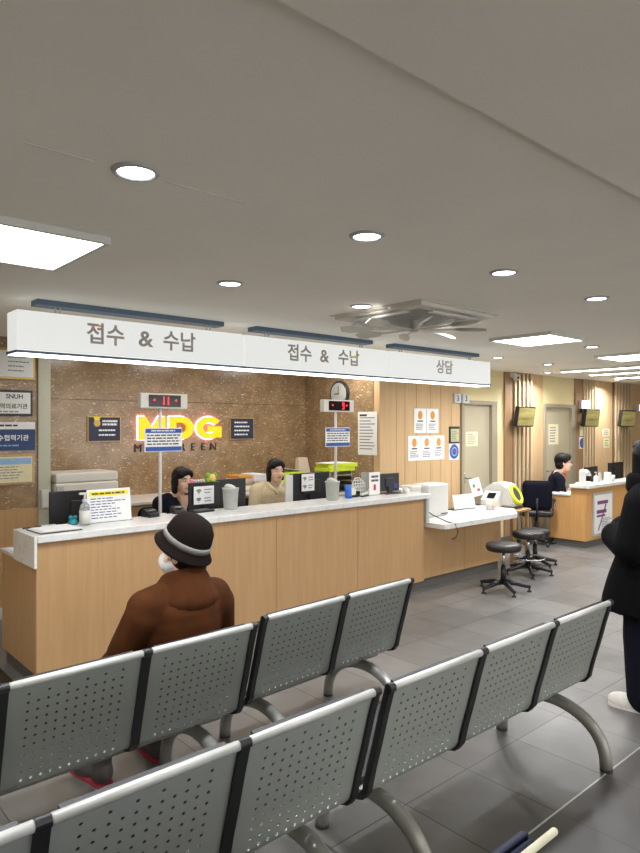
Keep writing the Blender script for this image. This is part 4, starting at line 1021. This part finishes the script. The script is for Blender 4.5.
def torso(b, hip, sh, w, d, hw=None, hd=None, n=6):
    """stack of ellipsoids from hip centre to shoulder centre"""
    hip = Vector(hip); sh = Vector(sh); hw = hw or w; hd = hd or d
    for k in range(n + 1):
        t_ = k / n; p_ = hip.lerp(sh, t_); ww = hw + (w - hw) * t_; dd = hd + (d - hd) * t_
        if 0 < t_ < .6: ww *= .94
        ell(b, p_, (ww, dd, .11))
def seated(label, loc, rz, cloth, cloth_name, H_, sh_y, arms, thighs, pants, shoes, coat_len=None, vneck=False, ell_extra=None):
    pass

# person in the hat on the front bench
P = thing('person', 'person in a dark hat, white face mask and brown coat seated on the front bench', 'person', (1.53, 2.72, 0))
b = nb(); T = add_head(b, (.03, .015, 1.125), .98, .55)
limb(b, [(.02, -.005, .93), (.028, 0, 1.06)], [.055, .05]); torso(b, (0, .0, .53), (0.01, -.02, .85), .17, .11, .16, .13)
LA = [(-.19, -.02, .87), (-.235, .07, .68), (-.09, .27, .60)]; RA = [(.20, -.02, .87), (.255, .06, .66), (.10, .27, .60)]
limb(b, LA, [.05, .04, .028]); limb(b, RA, [.05, .04, .028])
hand(b, LA[2], (.6, .7, -.25), 1); hand(b, RA[2], (-.6, .7, -.25), -1)
LL = [(-.09, .03, .52), (-.19, .40, .50), (-.225, .385, .09)]; RL = [(.09, .03, .52), (.10, .43, .50), (.09, .43, .09)]
limb(b, LL, [.085, .06, .042]); limb(b, RL, [.085, .06, .042])
for q in (LL, RL): limb(b, [Vector(q[2]) + Vector((0, 0, -.03)), Vector(q[2]) + Vector((0, .14, -.05))], [.035, .03])
body = remesh('body', b, SKIN, P, .0062, 4)
b = nb(); torso(b, (0, .01, .54), (.01, -.02, .865), .20, .135, .205, .165, 7)
for k in (-1, 1): limb(b, [(k * .05, -.02, .94), (k * .18, -.02, .905)], [.08, .085])
limb(b, [LA[0], (-.235, .07, .69), (-.14, .22, .60)], [.085, .082, .062]); limb(b, [RA[0], (.262, .06, .67), (.14, .22, .60)], [.085, .078, .062])
limb(b, [(-.22, .08, .70), (-.265, .14, .645)], [.07, .05])
limb(b, [(-.09, .05, .53), (-.17, .33, .515)], [.115, .10]); limb(b, [(.09, .05, .53), (.10, .33, .515)], [.115, .10]); limb(b, [(0, .1, .52), (-.03, .30, .51)], [.11, .09])
coat = remesh('coat', b, CORD, P, .011, 5)
b = nb()
for k in range(20):
    a = 2 * PI * k / 20; r = .10
    cap(b, (.022 + r * math.cos(a) * 1.22, -.015 + r * math.sin(a) * 1.05, .93 + .012 * math.sin(a)), (.025 + r * .80 * math.cos(a), -.002 + r * .80 * math.sin(a), 1.015 - .03 * math.sin(a)), .045, .03, 10)
obj_c = remesh('collar', b, CORD, coat, .009, 4)
# hat
ht = Matrix.Translation((.032, -.012, 1.172)) @ Matrix.Rotation(.45, 4, 'Z') @ Matrix.Rotation(math.radians(29), 4, 'X') @ Matrix.Diagonal((1.0, 1.1, 1, 1))
b = lathe(nb(), [(0, .142), (.04, .139), (.075, .122), (.096, .09), (.104, .05), (.107, .012), (.118, -.008), (.130, -.022), (.136, -.03), (.132, -.036), (.115, -.022), (.10, -.01), (.097, .04), (.08, .09), (.04, .12), (0, .125)], seg=40); xf(b, b.verts, ht)
hat = obj('hat', b, HATM, P, True)
b = lathe(nb(), [(.1045, .012), (.1115, .010), (.1115, .034), (.1055, .038), (.1045, .012)], seg=40); xf(b, b.verts, ht); obj('hat_band', b, HATB, hat, True)
b = nb(); ell(b, T(0, -.03, .0), (.085, .088, .10)); ell(b, T(0, -.055, -.07), (.07, .05, .06)); obj('hair', b, HAIRM, P, True)
b = nb(); ell(b, T(0, .05, -.055), (.066, .066, .058)); ell(b, T(0, .075, -.045), (.05, .05, .045)); mk = remesh('face_mask', b, MASK, P, .007, 4)
for k in (-1, 1): obj('ear_loop', tube(nb(), [T(k * .06, .05, -.03), T(k * .082, .02, -.005), T(k * .086, -.008, .0)], .0022, 6), MASK, mk, True)
face_parts(T, P, .98)
b = nb(); limb(b, [(-.17, .33, .51), (-.19, .41, .50), (-.225, .385, .20)], [.08, .072, .058]); limb(b, [(.10, .33, .51), (.10, .43, .50), (.09, .43, .20)], [.08, .072, .058]); remesh('trousers', b, GREYC, P, .011, 3)
def shoe(parent, x, y, a, upper, sole, z=0, s=1.0, nm='shoe'):
    mt = Matrix.Translation((x, y, z)) @ Matrix.Rotation(a, 4, 'Z') @ Matrix.Scale(s, 4)
    b = nb(); ell(b, (0, .098, .034), (.05, .094, .056)); ell(b, (0, -.03, .055), (.044, .062, .055)); cap(b, (0, -.03, .06), (0, -.035, .11), .042, .042); xf(b, b.verts, mt)
    o = remesh(nm, b, upper, parent, .008, 3)
    b = nb(); A = rrect(-.046, .046, -.088, .186, .044, 5); slab(b, A, 0, .015)
    for v in b.verts:
        v.co.x *= 1 - .15 * (v.co.y < 0)
    xf(b, b.verts, mt); obj('sole', b, sole, o)
    b = nb(); 
    for k in range(3): box(b, -.022, .022, .035 + k * .028, .045 + k * .028, .082 - k * .004, .092 - k * .006)
    xf(b, b.verts, mt); obj('laces', b, PAPER if upper is not SHOEW else GREYP, o)
shoe(P, -.235, .365, .15, SHOEG, SHOEP, 0, 1.12); shoe(P, .085, .41, -.05, SHOEG, SHOEP, 0, 1.12)

# standing person in the black coat
P = thing('person', 'person standing at the right edge in a long black padded coat and white sneakers', 'person', (4.17, 1.64, 0))
b = nb(); T = add_head(b, (0, .02, 1.51), 1.0, -.5)
limb(b, [(0, 0, 1.33), (0, .03, 1.44)], [.058, .052]); torso(b, (0, 0, .86), (0, 0, 1.24), .18, .11, .165, .12)
LA = [(-.20, -.01, 1.25), (-.26, .02, 1.00), (-.12, .17, 1.04)]; RA = [(.20, -.01, 1.25), (.26, .02, 1.00), (.12, .17, 1.04)]
limb(b, LA, [.05, .042, .028]); limb(b, RA, [.05, .042, .028]); hand(b, LA[2], (.95, .1, .05), 1); hand(b, RA[2], (-.95, .1, -.1), -1)
for k in (-1, 1): limb(b, [(k * .09, 0, .84), (k * .10, .01, .46), (k * .11, -.01, .08)], [.085, .06, .042]); limb(b, [(k * .11, -.01, .05), (k * .115, .12, .035)], [.035, .03])
remesh('body', b, SKIN, P, .0065, 4)
b = nb()
def loft(b, secs, seg=28):
    rings = [[b.verts.new((cx + rx * math.cos(2 * PI * k / seg), cy + ry * math.sin(2 * PI * k / seg), z)) for k in range(seg)] for cx, cy, z, rx, ry in secs]
    for A, B in zip(rings, rings[1:]):
        for k in range(seg): b.faces.new((A[k], A[(k + 1) % seg], B[(k + 1) % seg], B[k]))
    b.faces.new(rings[0][::-1]); b.faces.new(rings[-1])
loft(b, [(0, .02, .60, .285, .27), (0, .02, .68, .28, .255), (0, .015, .80, .265, .225), (0, .005, .95, .24, .18), (0, 0, 1.10, .228, .158), (0, -.005, 1.22, .222, .15), (0, -.01, 1.30, .18, .125), (0, -.005, 1.36, .11, .10)])
for q in (LA, RA): limb(b, [q[0], q[1], q[2]], [.092, .095, .085])
for k in (-1, 1): limb(b, [(k * .05, 0, 1.325), (k * .18, 0, 1.265)], [.085, .09])
ell(b, (0, .16, 1.06), (.15, .09, .10))
coat = remesh('coat', b, BLACKC, P, .012, 5)
b = nb()
for k in range(18):
    a = 2 * PI * k / 18; cap(b, (.10 * math.cos(a), .01 + .10 * math.sin(a), 1.34), (.095 * math.cos(a), .02 + .092 * math.sin(a), 1.40), .04, .035, 10)
remesh('collar', b, BLACKC, coat, .01, 4)
b = nb(); ell(b, T(0, -.025, .035), (.095, .105, .108)); ell(b, T(0, -.05, -.05), (.085, .07, .10)); ell(b, T(0, .05, .085), (.075, .055, .04))
for k in (-1, 1): cap(b, T(k * .08, .0, .04), T(k * .08, .005, -.08), .03, .028)
remesh('hair', b, HAIRM, P, .009, 4); face_parts(T, P)
b = nb()
for k in (-1, 1): limb(b, [(k * .09, 0, .84), (k * .10, .01, .46), (k * .108, -.01, .10)], [.12, .115, .11])
ell(b, (0, 0, .84), (.17, .13, .10)); remesh('trousers', b, PANTS, P, .012, 4)
shoe(P, -.115, .02, .12, SHOEW, SHOEW); shoe(P, .115, .0, -.12, SHOEW, SHOEW)

# clerks
def clerk(label, x, y, rz, cloth, cname, hz, lean, arms, hair_kind, head_ry=0, tilt=0, extra=None, seat=.50, drop=.18, hs=.98):
    P = thing('person', label, 'person', (x, y, 0), rz)
    b = nb(); hy = lean + .10; hc = (0, hy, hz)
    T = add_head(b, hc, hs, head_ry)
    shz = hz - drop
    limb(b, [(0, lean, shz + .02), (0, hy - .02, hz - .07)], [.055, .05]); torso(b, (0, 0, seat + .09), (0, lean, shz - .06), .165, .105, .16, .125)
    for k in (-1, 1):
        A = [(k * .18, lean, shz - .02), (k * .24, lean + .06, shz - .30), (k * arms[0], lean + arms[1], arms[2])]
        limb(b, A, [.048, .04, .027]); hand(b, A[2], (-k * .35, .9, -.05), -k)
        limb(b, [(k * .09, .03, seat + .08), (k * .11, .40, seat + .06), (k * .11, .38, .08)], [.08, .06, .042]); limb(b, [(k * .11, .38, .045), (k * .115, .52, .035)], [.034, .03])
    remesh('body', b, SKIN, P, .0065, 4)
    b = nb(); torso(b, (0, 0, seat + .09), (0, lean, shz - .065), .185, .125, .18, .145, 7)
    for k in (-1, 1):
        A = [Vector((k * .18, lean, shz - .02)), Vector((k * .245, lean + .06, shz - .30)), Vector((k * arms[0], lean + arms[1], arms[2]))]
        limb(b, [(k * .085, lean - .015, shz + .015), A[0]], [.055, .07]); e = A[1].lerp(A[2], extra or .8); limb(b, [A[0], A[1], e], [.07, .062, .05])
    top = remesh(cname, b, cloth, P, .011, 4)
    b = nb(); 
    for k in (-1, 1): limb(b, [(k * .09, .02, seat + .085), (k * .11, .41, seat + .065), (k * .11, .385, .09)], [.105, .08, .062])
    remesh('trousers', b, PANTS, P, .012, 3)
    for k in (-1, 1): shoe(P, k * .112, .38, 0, BLACK, BLACK)
    R = Matrix.Rotation(head_ry, 4, 'Z'); q = hs / .98
    def he(p_, r_): ell(b, T(*p_), tuple(v_ * q for v_ in r_), R)
    b = nb(); he((0, -.03, .035), (.085, .096, .102)); he((0, -.055, -.03), (.08, .06, .075))
    he((0, .04, .085), (.072, .058, .038)); he((.015, .066, .074), (.055, .028, .026))
    for k in (-1, 1): he((k * .05, .045, .06), (.034, .04, .036))
    if hair_kind == 'bob':
        for k in (-1, 1): cap(b, T(k * .074, -.008, .04), T(k * .078, -.004, -.085), .024, .018); cap(b, T(k * .055, -.05, 0), T(k * .055, -.045, -.095), .036, .03)
        cap(b, T(-.04, -.06, -.08), T(.04, -.06, -.08), .04)
    else:
        for k in (-1, 1): cap(b, T(k * .078, .012, .045), T(k * .082, .0, .0), .026 * q, .016 * q); he((k * .06, -.01, .06), (.04, .08, .06))
    remesh('hair', b, HAIRM, P, .008, 3)
    face_parts(T, P, .98); return P, T, top, (lean, shz)
P1, T1, top1, (ln, sz) = clerk('clerk in a dark navy cardigan seated behind the small monitor', 3.04, 5.48, PI + .1, NAVYC, 'cardigan', 1.215, .03, (.14, .27, .85), 'bob', 0)
b = nb(); prism(b, [(-.055, sz + .045), (.055, sz + .045), (0, sz - .15)], ln + .085, ln + .135); obj('neckline', b, SKIN, P1, label='open v neckline')
P2, T2, top2, (ln, sz) = clerk('clerk with black bob in a beige vest looking down behind the counter', 4.16, 5.50, PI - .1, BEIGEC, 'vest', 1.255, .04, (.14, .27, .85), 'bob', -.1)
b = nb(); limb(b, [(-.08, ln + .07, sz + .05), (0, ln + .11, sz - .05), (.08, ln + .07, sz + .05)], [.022, .022, .022]); obj('shirt_collar', b, CREAM, top2, True)
P3, T3, top3, (ln, sz) = clerk('clerk with short hair in a dark top seated at the far orange desk', 9.20, 5.06, -2.5, NAVYC, 'blouse', 1.17, .06, (.12, .30, .79), 'short', 0, extra=.15, drop=.20, hs=1.1)
b = nb(); prism(b, [(-.06, sz + .05), (.06, sz + .05), (0, sz - .10)], ln + .10, ln + .13); obj('scarf', b, M('orange_scarf', (226, 106, 70), .8), P3, label='orange neck scarf')
b = tube(nb(), [(-.07, ln + .05, sz + .06), (-.06, ln + .12, sz - .05), (0, ln + .155, sz - .22), (.06, ln + .12, sz - .05), (.07, ln + .05, sz + .06)], .005, 6); obj('lanyard', b, GREYP, P3, True)
b = nb()
for k in (-1, 1): tube(b, [T3(k * .034 + .022 * math.cos(a), .105, .002 + .018 * math.sin(a)) for a in [2 * PI * q / 14 for q in range(14)]], .002, 6, close=True)
tube(b, [T3(-.012, .105, .004), T3(.012, .105, .004)], .002, 6)
for k in (-1, 1): tube(b, [T3(k * .056, .104, .004), T3(k * .082, .0, .006)], .002, 6)
obj('glasses', b, DARK, P3, True)
tag(obj('sticky_notes', box(nb(), -.04, .04, -.03, .03, 0, .012), YELLOW, None, loc=(9.02, 4.82, .746), rot=(0, 0, .4)), 'yellow note pad under the hands of the far clerk', 'note pad')
tag(obj('paper_sheet', box(nb(), -.13, .10, -.10, .10, 0, .005), PAPER, None, loc=(8.98, 4.70, .746)), 'white papers on lower end of the far desk', 'papers')
flush_texts()
